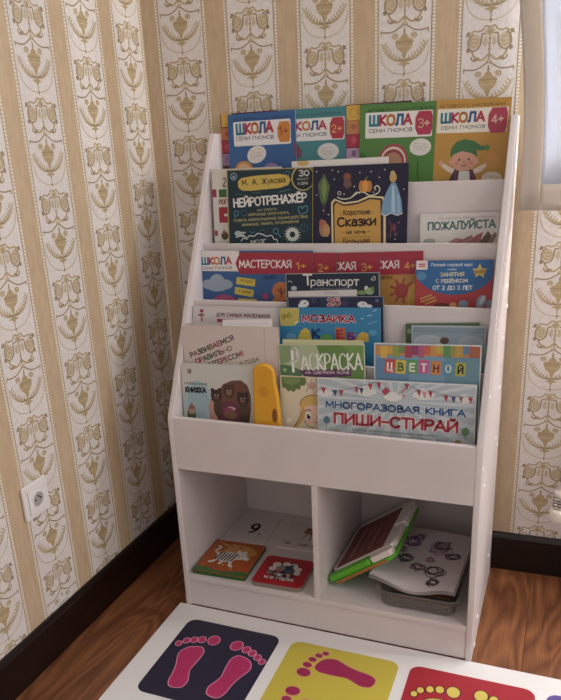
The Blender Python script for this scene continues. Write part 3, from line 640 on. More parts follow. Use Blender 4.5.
  ('e', 203.4, 22.9, 5.9, 5.9, 'c8a468', 0),
  ('p', [(28.4, 17.1), (43.8, 48.3), (35.3, 83.8), (26.8, 98), (17.5, 80.9), (11.6, 44.9)], '4f6a3c'),
  ('p', [(28.4, 26.5), (35.5, 50.4), (28, 84.5), (20.9, 52.3)], '728a4c'),
  ('l', [(26.9, 88.3), (27.8, 117.3)], 3.1, '4c3a2a'),
  ('e', 88.8, 26.4, 10.2, 8.2, '8a4a34', 0),
  ('p', [(80.7, 33.1), (97, 33.7), (101.1, 47.8), (87.9, 56.7), (78.7, 47.1)], '6a4a48'),
  ('e', 25.9, 151.5, 11.7, 21.2, 'a4705c', 0),
  ('e', 20.8, 136.7, 6.2, 8.3, 'b4584c', 0),
  ('e', 33.8, 156.5, 9.5, 15.9, 'b88a50', 0),
  ('e', 209.6, 151.3, 5, 10, '7a3048', 0),
  ('l', [(197, 134.6), (202.3, 153.6), (198.8, 177.3)], 2, '8a4450'),
  ('e', 220.7, 139.6, 2.4, 2.4, 'a05060', 0),
  ('e', 213.5, 167.9, 4.4, 4.4, '64405a', 0),
  ('s', 50.1, 10, 2.6, 'c8c8c0'),
  ('s', 149.7, 17.1, 2.5, 'c8c8c0'),
  ('s', 183.4, 13.9, 2.5, 'c8c8c0'),
  ('s', 107.1, 50.8, 2.6, 'c8c8c0'),
  ('s', 121, 18.3, 2.5, 'c8c8c0'),
  ('s', 55.2, 32.2, 2.6, 'c8c8c0'),
  ('s', 170.6, 31.7, 2.4, 'c8c8c0'),
  ('s', 26.3, 106.7, 2.6, 'c8c8c0'),
  ('s', 39.3, 117.6, 2.6, 'c8c8c0'),
  ('s', 80.8, 68.3, 2.6, 'c8c8c0'),
  ('s', 156.3, 65.8, 2.5, 'c8c8c0'),
  ('s', 8.2, 68.7, 2.6, 'c8c8c0'),
  ('s', 231.8, 61.2, 2.4, 'c8c8c0'),
  ('s', 65.5, 13.9, 2.6, 'c8c8c0'),
  ('s', 212.7, 179.8, 2.5, 'c8c8c0'),
  ('s', 8.7, 11.6, 2.7, 'c8c8c0'),
 ]),
 ({'name': 'picture_book', 'label': 'white picture book lettered in teal with reddish leaves, rightmost on the second tier', 'cat': 'book', 'g': 'books on the second tier', 'o': [0.5925, 0.3109, 0.8926], 'rx': -0.0599, 'ry': -0.0103, 'w': 0.1859, 'h': 0.1605, 'th': 0.006, 'bg': 'd6d3cb', 'edge': None, 'spine': None}, [
  ('t', 'КАК НАУЧИТЬ РЕБЁНКА ГОВОРИТЬ', 43.2, 14.7, 179.7, 13, 5.1, '8a9490', 0.012),
  ('t', 'ПОЖАЛУЙСТА', 17.4, 40.9, 179.6, 36.8, 21, '3f7472', 0.03),
  ('p', [(65.6, 70.7), (87, 58.7), (105.2, 61.9), (122.6, 52.1), (137.5, 66.6), (151.9, 71.8)], 'b07a70'),
  ('p', [(141.3, 71.7), (161.1, 43.5), (170.7, 54.3), (159.1, 74)], '6a5448'),
  ('p', [(157.7, 74), (177.3, 45.9), (183.1, 51.6), (173.2, 74.2)], '8a7460'),
  ('p', [(116.3, 71.4), (133.4, 53.7), (150.7, 45.4), (144.7, 68.1)], 'a8605c'),
  ('e', 22.6, 66.6, 15, 7.5, 'a0a898', 0),
  ('l', [(87.5, 71), (119.3, 57)], 2.2, '7a4a48'),
 ]),
 ({'name': 'activity_book', 'label': 'red-topped workshop book marked 4+, rearmost of the fanned four', 'cat': 'book', 'g': 'workshop activity books fanned out on the third tier', 'o': [0.3126, 0.236, 0.7568], 'rx': -0.0599, 'ry': -0.0235, 'w': 0.3039, 'h': 0.2094, 'th': 0.0025, 'bg': 'b5803a', 'edge': None, 'spine': None}, [
  ('r', -9.7, -5.8, 306.9, 204.9, 'b5803a', 0),
  ('r', -9.7, -1.3, 104.8, 51.8, 'ddd8d3', 0),
  ('p', [(104.8, 2.4), (306.9, -1.6), (306.9, 54.5), (104.8, 58.5), (92.8, 31.1)], 'a8283a'),
  ('mt', 'ШКОЛА', 1.5, 37.4, 83.8, 34.3, 19.5, ['1f7f96', 'c02f52', 'e08a3a', '2b5f9e', 'c8404a'], 0.05),
  ('t', 'СЕМИ ГНОМОВ', 3.7, 49.3, 83.8, 46.2, 6.7, '444a60', 0.012),
  ('t', 'МАСТЕРСКАЯ', 103.3, 42.8, 245.5, 40.7, 20.2, 'efe4e4', 0.012),
  ('t', '4+', 258.2, 44.2, 285.9, 42.9, 18.7, 'e8a24a', 0.02),
  ('l', [(265.7, 95), (283.7, 94.6)], 5.2, 'a83c34'),
  ('l', [(262.5, 103.7), (276.3, 115)], 5.2, 'a83c34'),
  ('l', [(254.5, 108.5), (257.6, 126.1)], 5.2, 'a83c34'),
  ('l', [(245.4, 107), (236.4, 122.7)], 5.2, 'a83c34'),
  ('l', [(239.5, 100), (222.6, 106.4)], 5.2, 'a83c34'),
  ('l', [(239.6, 90.8), (222.8, 84.8)], 5.2, 'a83c34'),
  ('l', [(245.6, 83.6), (236.8, 68.2)], 5.2, 'a83c34'),
  ('l', [(254.7, 82), (258.1, 64.2)], 5.2, 'a83c34'),
  ('l', [(262.7, 86.5), (276.6, 74.9)], 5.2, 'a83c34'),
  ('e', 252.2, 95.3, 18, 18, 'a83c34', 0),
  ('e', 280.7, 115.6, 15, 37.4, 'd0a040', 0),
  ('t', 'ЛЕПКА', 198.3, 67.9, 229, 66.5, 8.2, '503018', 0.012),
 ]),
 ({'name': 'activity_book', 'label': 'red-topped workshop book marked 3+, third of the fanned four', 'cat': 'book', 'g': 'workshop activity books fanned out on the third tier', 'o': [0.1929, 0.2325, 0.7568], 'rx': -0.0599, 'ry': -0.0211, 'w': 0.3177, 'h': 0.207, 'th': 0.0025, 'bg': '4c7a9a', 'edge': None, 'spine': None}, [
  ('r', -10.2, -6.1, 320.8, 214.2, '4c7a9a', 0),
  ('r', -10.2, -1.4, 109.5, 54.1, 'ddd8d3', 0),
  ('p', [(109.5, 2.5), (320.8, -1.7), (320.8, 57), (109.5, 61.2), (97, 32.5)], 'a8283a'),
  ('mt', 'ШКОЛА', 1.6, 39.1, 87.6, 35.8, 20.3, ['1f7f96', 'c02f52', 'e08a3a', '2b5f9e', 'c8404a'], 0.05),
  ('t', 'СЕМИ ГНОМОВ', 3.9, 51.6, 87.6, 48.3, 7, '444a60', 0.012),
  ('t', 'МАСТЕРСКАЯ', 108, 44.8, 256.6, 42.6, 21.1, 'efe4e4', 0.012),
  ('t', '3+', 269.9, 46.2, 298.9, 44.9, 19.6, 'e8a24a', 0.02),
 ]),
 ({'name': 'activity_book', 'label': 'red-topped workshop book marked 2+, just behind the 1+ one', 'cat': 'book', 'g': 'workshop activity books fanned out on the third tier', 'o': [0.0618, 0.2291, 0.758], 'rx': -0.0599, 'ry': 0.0035, 'w': 0.3334, 'h': 0.2122, 'th': 0.0025, 'bg': '3c7a7c', 'edge': None, 'spine': None}, [
  ('r', -10.7, -6.4, 336.7, 224.8, '3c7a7c', 0),
  ('r', -10.7, -1.4, 115, 56.8, 'ddd8d3', 0),
  ('p', [(115, 2.6), (336.7, -1.8), (336.7, 59.8), (115, 64.2), (101.8, 34.1)], 'a8283a'),
  ('mt', 'ШКОЛА', 1.6, 41, 92, 37.6, 21.4, ['1f7f96', 'c02f52', 'e08a3a', '2b5f9e', 'c8404a'], 0.05),
  ('t', 'СЕМИ ГНОМОВ', 4.1, 54.1, 92, 50.7, 7.4, '444a60', 0.012),
  ('t', 'МАСТЕРСКАЯ', 113.3, 47, 269.3, 44.7, 22.2, 'efe4e4', 0.012),
  ('t', '2+', 283.3, 48.5, 313.7, 47.1, 20.5, 'e8a24a', 0.02),
 ]),
 ({'name': 'activity_book', 'label': 'workshop book marked 1+ with a grey cloud, front of the fanned four', 'cat': 'book', 'g': 'workshop activity books fanned out on the third tier', 'o': [0.0172, 0.2255, 0.7568], 'rx': -0.0599, 'ry': 0.0, 'w': 0.3174, 'h': 0.2175, 'th': 0.003, 'bg': '2d5a94', 'edge': None, 'spine': None}, [
  ('r', -10.5, -5.3, 318.8, 206.4, '2d5a94', 0),
  ('r', -10.8, -0.7, 111.8, 54.1, 'ddd8d3', 0),
  ('p', [(113.9, 4.9), (320.3, 4.3), (319.9, 57.9), (111.6, 60.9), (99.9, 33.3)], 'a8283a'),
  ('mt', 'ШКОЛА', -0.6, 38.7, 90, 36.4, 21.6, ['1f7f96', 'c02f52', 'e08a3a', '2b5f9e', 'c8404a'], 0.05),
  ('t', 'СЕМИ ГНОМОВ', 1.2, 51, 89.5, 48.4, 7.5, '444a60', 0.012),
  ('t', 'МАСТЕРСКАЯ', 110.6, 45.1, 258.7, 44.2, 21.6, 'efe4e4', 0.012),
  ('t', '1+', 271.5, 47.7, 299.2, 46.6, 18.8, 'e8a24a', 0.02),
  ('e', 18.2, 90, 20.2, 13.4, '8fa2b2', 0),
  ('e', 43.7, 80.2, 21.6, 18.3, '8fa2b2', 0),
  ('e', 68, 89, 21.6, 13.3, '8fa2b2', 0),
  ('e', 42.9, 97.2, 29.9, 11.6, '8fa2b2', 0),
  ('e', 63, 143.1, 39.9, 26.6, 'b04a78', 0),
  ('p', [(-6, 129.5), (17.3, 136.7), (-7.2, 149.2)], 'c8a040'),
  ('rr', 128.4, 81, 54.4, 19.2, 'd0b83c', 6),
  ('rr', 122.6, 108.4, 54.4, 19.2, 'd0b83c', 8),
  ('rr', 131.2, 135.7, 55.1, 19.4, 'd0b83c', 2),
  ('t', 'ИГРАЕМ', 112.3, 81.3, 145.9, 85.2, 7.3, '7a6420', 0.012),
  ('t', 'И ТВОРИМ', 104.7, 108.8, 141.7, 113.3, 7.4, '7a6420', 0.012),
  ('t', 'ЛЕПКА', 178.6, 75.6, 215.3, 72, 10.1, '1c3050', 0.012),
  ('e', 230, 104.3, 26.5, 25, 'c8703c', 0),
  ('e', 218.6, 130.9, 15.6, 10.9, 'c8703c', 0),
  ('l', [(229.7, 119.3), (228.7, 93.2)], 3.9, '6a3424'),
  ('l', [(228.4, 108.1), (217.8, 97.2)], 3.1, '6a3424'),
  ('l', [(229.1, 111.8), (242.5, 98.1)], 3.1, '6a3424'),
  ('e', 183.6, 118.3, 8.7, 8.7, 'b03a68', 0),
  ('e', 278.3, 103.2, 19.5, 22.5, '3c8a8a', 0),
  ('e', 296.8, 128.6, 16.7, 15.2, 'c8a83c', 0),
 ]),
 ({'name': 'workbook', 'label': 'red and blue early learning workbook with a yellow star, on the third tier', 'cat': 'book', 'g': 'books on the third tier', 'o': [0.6003, 0.2255, 0.7566], 'rx': -0.0599, 'ry': -0.0213, 'w': 0.18, 'h': 0.1953, 'th': 0.006, 'bg': 'b4373c', 'edge': None, 'spine': None}, [
  ('r', -0.2, -17.4, 185.8, 31.7, '2a66a4', 0),
  ('e', 91.9, 15.3, 96.2, 66.6, '2a66a4', 0),
  ('r', 2.1, 0, 29.1, 21.5, 'e4d4d0', 2),
  ('r', 7.6, 7, 23.6, 10.3, 'c85050', 0),
  ('r', 7.7, 12.3, 23.7, 15.1, 'c85050', 0),
  ('t', 'Полный годовой курс', 37.5, 13.7, 134.9, 14.2, 7.4, 'e4e8ec', 0.02),
  ('t', 'в книге', 76.6, 23.5, 97.3, 23.7, 5.2, 'e4e8ec', 0.012),
  ('t', 'ЗАНЯТИЯ', 59.1, 38.6, 115.2, 37.9, 10.1, 'e0dca0', 0.03),
  ('t', 'С РЕБЁНКОМ', 48.8, 53.9, 123.9, 52.6, 9.5, 'e8e0d0', 0.03),
  ('t', 'ОТ 2 ДО 3 ЛЕТ', 41.7, 69.9, 135.7, 69.9, 10.6, 'eceef0', 0.03),
  ('s', 150.5, 26.3, 18, 'd8c060'),
  ('r', 138.2, 22, 162.8, 32.5, 'c0a040', 0),
  ('t', 'ЭКСПЕРТ', 140, 30.3, 161.2, 30, 5.1, '5a4818', 0.012),
  ('e', 14.4, 36.7, 11.9, 10.8, '4c8ab8', 0),
  ('l', [(12, 92.1), (40.3, 81.8)], 3.8, 'c89a3c'),
  ('l', [(13.7, 99.2), (48.4, 87.1)], 3.8, 'c89a3c'),
  ('l', [(24.6, 104.5), (52.8, 93.5)], 3.8, 'c89a3c'),
  ('e', 63.8, 107.5, 18, 6.4, '6a3430', 0),
  ('e', 91.2, 106.2, 8.3, 6.2, 'd0a060', 0),
  ('e', 115.2, 103.8, 11.4, 9.4, '7a94a8', 0),
  ('e', 156.1, 97.2, 10.2, 16.3, '8aa0b4', 25),
  ('e', 158.1, 95, 4.1, 12.2, 'c4ccd4', 25),
  ('e', 174.7, 104.4, 7, 11, '7a94a8', 0),
 ]),
 ({'name': 'picture_book', 'label': 'dark navy transport book, tallest on the fourth tier', 'cat': 'book', 'g': 'books on the fourth tier', 'o': [0.2918, 0.154, 0.6188], 'rx': -0.0599, 'ry': -0.0284, 'w': 0.2395, 'h': 0.3087, 'th': 0.004, 'bg': '17263c', 'edge': 'a8a89c', 'spine': None}, [
  ('t', 'Т', 45.9, 30.2, 71.2, 29.9, 28.5, 'e0ddd4', 0.01),
  ('t', 'ранспорт', 65.6, 31.4, 190.2, 32, 21.3, 'e0ddd4', 0.012),
  ('t', 'С НАКЛЕЙКАМИ И ЗАДАНИЯМИ', 65.2, 40.9, 169.7, 40.1, 4.5, '7c8a98', 0.012),
  ('l', [(5.9, 21.3), (10.6, 18.2), (17.3, 22.5)], 1.7, 'b8c0c4'),
  ('e', 21.2, 36.4, 8, 5.7, 'a8b0b4', 0),
  ('l', [(218.9, 17.4), (225.3, 10.4), (229.5, 11.5), (227.3, 18.5), (218.9, 17.4)], 1.6, 'c8ccc8'),
  ('e', 207.1, 37.8, 4.8, 5.8, 'c8d0c8', 0),
  ('e', 196.3, 48, 11.7, 5.3, '6a9050', 0),
  ('e', 215.4, 45, 10.6, 8.5, '88a470', 0),
  ('e', 222.9, 39.9, 4.2, 6.2, '5a8048', 0),
 ]),
 ({'name': 'booklet', 'label': 'plain white booklet between the transport book and the 25 book', 'cat': 'booklet', 'g': 'books on the fourth tier', 'o': [0.3031, 0.1492, 0.6189], 'rx': -0.0599, 'ry': -0.0459, 'w': 0.1775, 'h': 0.2656, 'th': 0.0012, 'bg': 'c9c4c2', 'edge': None, 'spine': None}, [
  ('r', 92.5, 2.2, 130.7, 10.4, 'b4b0b8', 0),
 ]),
 ({'name': 'sticker_book', 'label': 'navy book with a red number 25, between the transport and mosaic books', 'cat': 'book', 'g': 'books on the fourth tier', 'o': [0.2987, 0.1472, 0.6188], 'rx': -0.0599, 'ry': -0.0339, 'w': 0.2455, 'h': 0.2519, 'th': 0.004, 'bg': '1c2144', 'edge': '8a8a9a', 'spine': None}, [
  ('r', 86, 0.2, 160.7, 26.9, '252c50', 0),
  ('t', '25', 102.8, 24.1, 139.1, 23.1, 21.3, 'e8dcd8', 0.08),
  ('t', '25', 104, 23, 138.1, 22.1, 18.7, 'b83848', 0.03),
  ('e', 43.7, 16.9, 12.5, 9.1, 'd4d8d8', 0),
  ('e', 35.5, 22.2, 8, 5.7, 'd4d8d8', 0),
  ('e', 46, 15.8, 1.7, 2.3, '20203c', 0),
  ('e', 193.1, 19.7, 12.7, 7.4, 'd0d4d8', 0),
  ('e', 208.9, 23.9, 8.5, 4.2, 'd0d4d8', 0),
  ('e', 195.3, 18.7, 2.1, 1.6, '20203c', 0),
  ('ring', 69.4, 9.6, 4.5, '50588c', 1.7),
  ('ring', 149.1, 17.9, 4.3, '6a4060', 1.6),
  ('e', 229.2, 10.6, 4.2, 4.2, '4c5a90', 0),
 ]),
 ({'name': 'mosaic_book', 'label': 'bright blue mosaic book with a yellow corner note, on the fourth tier', 'cat': 'book', 'g': 'books on the fourth tier', 'o': [0.2737, 0.141, 0.6188], 'rx': -0.0599, 'ry': -0.0271, 'w': 0.2622, 'h': 0.226, 'th': 0.004, 'bg': '2a84b6', 'edge': None, 'spine': None}, [
  ('p', [(-0.1, 1.1), (55.2, 0.9), (53.8, 35.4), (39.5, 46.4), (3.5, 46.9)], 'c4b450'),
  ('p', [(39.5, 46.4), (53.8, 35.4), (45.8, 34.4)], 'e8e0b0'),
  ('t', '96', 8.9, 31.5, 35.9, 24.7, 13.9, '7a6a30', 0.01),
  ('t', 'МОЗАИКА', 60.5, 38.6, 201.3, 37.9, 21.7, 'e8d8d8', 0.1),
  ('t', 'МОЗАИКА', 61.7, 37.5, 200.3, 36.9, 20.5, 'b82848', 0.04),
  ('p', [(47.2, 81.4), (58, 58.2), (69.7, 50.4), (80.8, 57.8), (86.2, 80.6)], 'd0b83c'),
  ('t', 'К', 86.3, 79.5, 111.2, 79, 28, '1c3c80', 0.06),
  ('r', 147.7, 49.3, 173.3, 82, 'c86438', 0),
  ('t', 'Е', 151.4, 77.1, 169, 76.7, 23.1, 'b02c40', 0.05),
  ('r', 177, 60.5, 200.5, 82.5, '8a6ab0', 0),
  ('t', 'Б', 178.8, 80.8, 198.4, 80.4, 19.8, '7c2868', 0.05),
  ('p', [(199.5, 81.5), (206.2, 66.4), (217.1, 58.3), (232, 63.3), (232.8, 84.5)], 'd0a83c'),
  ('e', 124.7, 76.6, 16.8, 11.2, '5a9a4c', 0),
  ('e', 31.3, 74, 13.9, 9.3, '58a0c0', 0),
  ('r', 88.4, 82.7, 133.2, 92.1, '6aa050', 0),
  ('l', [(243.3, 8.3), (253.8, 4.2)], 2.6, '8cc8e0'),
  ('l', [(229.9, 19.8), (242.1, 16.6)], 2.6, '8cc8e0'),
  ('l', [(213.8, 26.8), (221.9, 25.1)], 2.7, '8cc8e0'),
  ('l', [(232.3, 39.7), (253.5, 31.6)], 2.1, '60b0d4'),
  ('e', 242.7, 60.5, 10.6, 7.4, '4ca0cc', 0),
 ]),
 ({'name': 'magazine', 'label': 'white magazine for the smallest with maroon print, leftmost on the fourth tier', 'cat': 'magazine', 'g': 'books on the fourth tier', 'o': [0.0192, 0.147, 0.6188], 'rx': -0.0599, 'ry': -0.0006, 'w': 0.2465, 'h': 0.222, 'th': 0.004, 'bg': 'd2ccc8', 'edge': None, 'spine': None}, [
  ('r', 0.1, -1.5, 0.2, 77, '5a4a50', 0),
  ('r', 55.9, -0.1, 56, 74.5, '584a50', 0),
  ('e', 26.5, 12.9, 6, 4.3, 'a03048', 0),
  ('t', 'Т', 16.2, 41.5, 35, 40.8, 18.9, 'a83048', 0.04),
  ('t', 'А', 17.3, 23.9, 34.4, 23.3, 6, 'a03048', 0.012),
  ('t', 'ДЛЯ САМЫХ МАЛЕНЬКИХ', 68.7, 26.6, 223.9, 25.6, 10.1, '7a3048', 0.03),
  ('r', 70.9, 32.6, 120.3, 41.4, 'b03048', 0),
  ('l', [(128.6, 39.6), (209.3, 39.5)], 4.1, '9a8a90'),
 ]),
 ({'name': 'picture_book', 'label': 'thin dark green book whose left edge shows behind the grey-blue book', 'cat': 'book', 'g': 'books on the fourth tier', 'o': [0.598, 0.156, 0.6188], 'rx': -0.0599, 'ry': -0.0484, 'w': 0.1717, 'h': 0.1941, 'th': 0.003, 'bg': '4a6a40', 'edge': None, 'spine': None}, [
  ('r', 2.1, 2.7, 15.9, 9.3, '3a5a38', 0),
  ('e', 8.2, 19, 4.9, 6.5, '8aa070', 0),
 ]),
 ({'name': 'picture_book', 'label': 'grey-blue picture book with a pale sky cover, rightmost on the fourth tier', 'cat': 'book', 'g': 'books on the fourth tier', 'o': [0.6098, 0.151, 0.6188], 'rx': -0.0599, 'ry': -0.0284, 'w': 0.1712, 'h': 0.1911, 'th': 0.004, 'bg': '94a6b0', 'edge': 'c4ccd0', 'spine': None}, [
  ('r', 3.7, 3.2, 169.3, 16.6, '8498a4', 0),
  ('e', 40, 37.5, 36.4, 15.6, 'b4c0c4', 0),
  ('e', 137.9, 38.2, 30, 15, 'a8b8c0', 0),
  ('e', 77.5, 35.2, 10.4, 8.3, '6a5040', 0),
 ]),
 ({'name': 'booklet', 'label': 'bright white booklet rising behind the posture folder', 'cat': 'booklet', 'g': 'books in the front trough', 'o': [0.1447, 0.0803, 0.4691], 'rx': -0.0898, 'ry': -0.0458, 'w': 0.1347, 'h': 0.3497, 'th': 0.004, 'bg': 'e0dddc', 'edge': None, 'spine': None}, [
  ('l', [(2.4, 10.7), (127.8, 10.4)], 1.3, 'c8c4c4'),
 ]),
 ({'name': 'booklet', 'label': 'cream booklet edge peeking over the left half of the posture folder', 'cat': 'booklet', 'g': 'books in the front trough', 'o': [0.0212, 0.0803, 0.4692], 'rx': -0.0898, 'ry': -0.0119, 'w': 0.1053, 'h': 0.3354, 'th': 0.003, 'bg': 'cfc4ba', 'edge': None, 'spine': None}, [
  ('l', [(45.8, 0.9), (46, 19.1)], 1.1, 'a89c94'),
 ]),
 ({'name': 'activity_folder', 'label': 'cream activity folder with slanted multicoloured lettering, at the left of the trough', 'cat': 'folder', 'g': 'books in the front trough', 'o': [0.0241, 0.0743, 0.4686], 'rx': -0.0898, 'ry': -0.0209, 'w': 0.2679, 'h': 0.3322, 'th': 0.01, 'bg': 'cdbdb2', 'edge': None, 'spine': None}, [
  ('l', [(231.2, 0.3), (229.9, 133.6)], 1.7, 'b0a098'),
  ('mt', 'РАЗВИВАЕМСЯ', 20.3, 85.2, 148.6, 33.7, 14.9, ['3a3430', '8a2c3c', '3a3430', '3c5a38', '3a3430', '8a5a28', '8a2c50', '9a2c3c', '3a3430', '3c6050', '7a3060'], 0.04),
  ('mt', 'ПРАВИЛЬНО', 35.4, 101.4, 142.7, 60.3, 14.9, ['8a2c3c', '8a2c3c', '3a3430', '3a6048', '3a3430', '5a5040', '8a2c50', 'a89890', '8a8070'], 0.04),
  ('mt', 'С ИНТЕРЕСОМ!', 44.7, 119.7, 173, 73.6, 14.9, ['3a3430', '3a3430', '8a2c3c', '3a3430', '3c6050', 'a02c40', '8a2c3c', '7a6a5a', '8a3060', '5a7a58', '8a2c50', 'a02c40'], 0.04),
  ('t', '3 ГОДА', 160.1, 100.7, 215.7, 85, 10.6, '5a7048', 0.04),
 ]),
 ({'name': 'coloring_book', 'label': 'thin yellow-green book just showing above the green colouring book', 'cat': 'book', 'g': 'books in the front trough', 'o': [0.3066, 0.0723, 0.4692], 'rx': -0.0898, 'ry': -0.0325, 'w': 0.2051, 'h': 0.3084, 'th': 0.0035, 'bg': 'c4c690', 'edge': None, 'spine': None}, [
 ]),
 ({'name': 'coloring_book', 'label': 'green colouring book with tall white lettering, behind the reusable writing book', 'cat': 'book', 'g': 'books in the front trough', 'o': [0.3016, 0.0658, 0.4691], 'rx': -0.0898, 'ry': -0.05, 'w': 0.2194, 'h': 0.2972, 'th': 0.0045, 'bg': 'a6b48c', 'edge': 'd0ccb4', 'spine': None}, [
  ('p', [(-0.1, 2.2), (35.1, 2.1), (39.6, 22.4), (27, 44.1), (-3.1, 49.8)], '7f9a68'),
  ('p', [(-3.3, 52.5), (9.5, 49.7), (32.1, 53.8), (59.8, 65.3), (58.3, 92.5), (-5.8, 93.7)], '4a7848'),
  ('p', [(99.1, 1), (219.3, 1), (214.2, 174.6), (181.9, 175.9), (158.1, 85.1), (123.8, 59.1), (108.8, 27.4)], '5c8438'),
  ('p', [(161.3, 1), (219.3, 1), (218.1, 42.3), (187, 26.9)], '6c9440'),
  ('p', [(49.7, 63.3), (184.8, 59.3), (185.3, 77.2), (114.6, 81.7), (64.7, 79.3)], '5c3058'),
  ('t', 'НА ЦВЕТНОМ ФОНЕ', 68.3, 73.8, 181.2, 72, 7.3, 'd8c8d0', 0.03),
  ('t', 'Р', 33.4, 71.1, 53.8, 70.8, 63.8, 'e6e8de', -0.01),
  ('t', 'АСКРАСКА', 57.5, 65.3, 215.4, 62.1, 42.6, 'e6e8de', -0.01),
  ('s', 14.4, 63.8, 7, 'a8b890'),
 ]),
 ({'name': 'coloured_paper_pad', 'label': 'coloured paper pad with bright paint drips and letter tiles, right of the trough', 'cat': 'paper pad', 'g': 'books in the front trough', 'o': [0.5384, 0.0658, 0.469], 'rx': -0.0898, 'ry': -0.0244, 'w': 0.2441, 'h': 0.3132, 'th': 0.006, 'bg': '6c96b4', 'edge': 'dad6d0', 'spine': None}, [
  ('r', 3.3, 4.8, 243, 27.6, 'c87838', 0),
  ('r', 4.9, 6.3, 16.3, 28.6, 'c8843c', 2),
  ('r', 14.6, 6.1, 30.9, 34.6, 'd0a840', 2),
  ('r', 30.7, 5.6, 43.7, 24.5, 'c89838', 2),
  ('r', 43.5, 5.3, 59.7, 32.1, '8a9a3c', 2),
  ('r', 57.9, 4.9, 72.3, 22.1, '6a8a44', 2),
  ('r', 72.1, 4.5, 89.8, 32.7, 'a83c50', 2),
  ('r', 87.8, 4.1, 103.8, 25.9, '903a68', 2),
  ('r', 103.4, 3.7, 116.3, 31.8, 'b0507a', 2),
  ('r', 115.8, 3.4, 133.1, 21.8, 'c85a4c', 2),
  ('r', 131.2, 3, 147.1, 27.6, 'c88a3c', 2),
  ('r', 145, 2.6, 162.2, 20.9, 'b8a83c', 2),
  ('r', 160.2, 2.2, 177.6, 29.8, '4c9050', 2),
  ('r', 175.3, 1.8, 189.4, 23.2, '8a9040', 2),
  ('r', 187.3, 1.5, 206, 28.9, 'b89038', 2),
  ('r', 203.7, 1.1, 220.7, 22.2, '5a7a9a', 2),
  ('r', 218.5, 0.7, 241.5, 29.2, 'a85a3c', 2),
  ('r', 3.3, 35.5, 83.2, 271.5, '5a84a8', 0),
  ('r', 165.4, 28.6, 251.4, 256.9, '5f8a98', 0),
  ('rr', 37.4, 53.8, 24.3, 34, 'c84a48', 4),
  ('rr', 63.1, 54.5, 24, 33.6, 'c8b43c', 3),
  ('rr', 90.1, 53.5, 23.4, 32.8, '5a9a50', -3),
  ('rr', 116.7, 52.5, 23.4, 32.8, 'c85a90', 2),
  ('rr', 144.6, 54.6, 23.1, 32.4, 'c88040', 3),
  ('rr', 172.1, 53.6, 22.8, 31.9, '4c90b0', -4),
  ('rr', 199.4, 55.7, 22.5, 31.5, 'a8a840', 4),
  ('t', 'Ц', 30.2, 65.5, 44.8, 65.8, 21.1, 'f0e8e0', 0.03),
  ('t', 'В', 56, 65.3, 70.4, 65.5, 20.8, '4a7a40', 0.03),
  ('t', 'Е', 83.1, 65, 97.3, 65.3, 20.6, 'f0ece0', 0.03),
  ('t', 'Т', 109.9, 64.8, 123.9, 65, 20.3, 'f0e8e8', 0.03),
  ('t', 'Н', 137.9, 65.2, 151.8, 65.5, 20, '7a2c30', 0.03),
  ('t', 'О', 165.5, 64.9, 179.3, 65.1, 20, 'f0ece0', 0.03),
  ('t', 'Й', 192.9, 66.9, 206.5, 67.1, 19.8, '20242c', 0.03),
 ]),
 ({'name': 'board_book', 'label': 'board book with three brown bears, leftmost in the front trough', 'cat': 'book', 'g': 'books in the front trough', 'o': [0.0247, 0.0573, 0.4684], 'rx': -0.0898, 'ry': -0.0315, 'w': 0.2127, 'h': 0.2368, 'th': 0.012, 'bg': 'c6c4ba', 'edge': None, 'spine': None}, [
  ('e', 45, 104.6, 45.5, 61.8, 'a4bcbc', 0),
  ('e', 45.5, 98.3, 32.5, 45.5, '94b2b6', 0),
  ('ring', 24.4, 19.1, 4.6, '5a4038', 3.3),
  ('l', [(24.4, 19.1), (24.6, 25.3)], 2.6, '5a4038'),
  ('t', 'СКАЗОЧНАЯ', 6.6, 54.7, 72.9, 55.7, 5.9, '2a2624', 0.05),
  ('t', 'КНИЖКА', 8.1, 77.4, 70.8, 76.9, 15.9, '1c1a1a', 0.06),
  ('e', 21.8, 136.5, 13.2, 14.5, '5a6050', 0),
  ('p', [(11.1, 122.4), (24.3, 104.5), (36, 121)], '9a5a4c'),
  ('r', 15.1, 121.5, 31.1, 134.7, 'b88a68', 0),
  ('r', 8.7, 136, 35.2, 149.8, '4c5a40', 0),
  ('p', [(76.1, 166.3), (75.1, 115.6), (81.1, 93.3), (104.8, 70.3), (119.8, 51.2), (144, 40.4), (171.6, 38.1), (189.1, 51.2), (196.8, 78.2), (196.1, 115), (186.5, 158.9)], '6e4436'),
  ('p', [(76.1, 166.3), (74.2, 110.6), (83, 93.2), (97.3, 108.1), (97.3, 164.9)], 'c08a7c'),
  ('e', 99, 81.8, 16.4, 16.4, '3a2826', 0),
  ('e', 88.6, 68, 5.7, 6.3, '3a2826', 0),
  ('e', 108.8, 67.1, 5.7, 6.3, '3a2826', 0),
  ('e', 98.7, 86.8, 6.9, 5, '7a5444', 0),
  ('e', 136.1, 68.9, 16.1, 17.4, '4c3228', 0),
  ('e', 125.7, 55.8, 5.6, 5.6, '4c3228', 0),
  ('e', 146.9, 53.7, 5.5, 5.5, '4c3228', 0),
  ('e', 135.8, 73.8, 7.4, 5.6, '8a6450', 0),
  ('e', 174.4, 87.9, 17.1, 18.3, '3c2824', 0),
  ('e', 164.1, 73.7, 5.6, 5.6, '3c2824', 0),
  ('e', 186.2, 72.6, 5.4, 5.4, '3c2824', 0),
  ('e', 172.9, 92.9, 7.3, 5.5, '7a5444', 0),
  ('p', [(105.8, 151.7), (104.7, 120.2), (116.8, 97.7), (143.8, 94.4), (161.4, 110.8), (159.3, 148.2)], '6c2c48'),
  ('e', 139.5, 115.1, 12.4, 5.6, 'c8a0a0', 0),
  ('e', 132.7, 124.8, 16.1, 12.4, '8a3c54', 0),
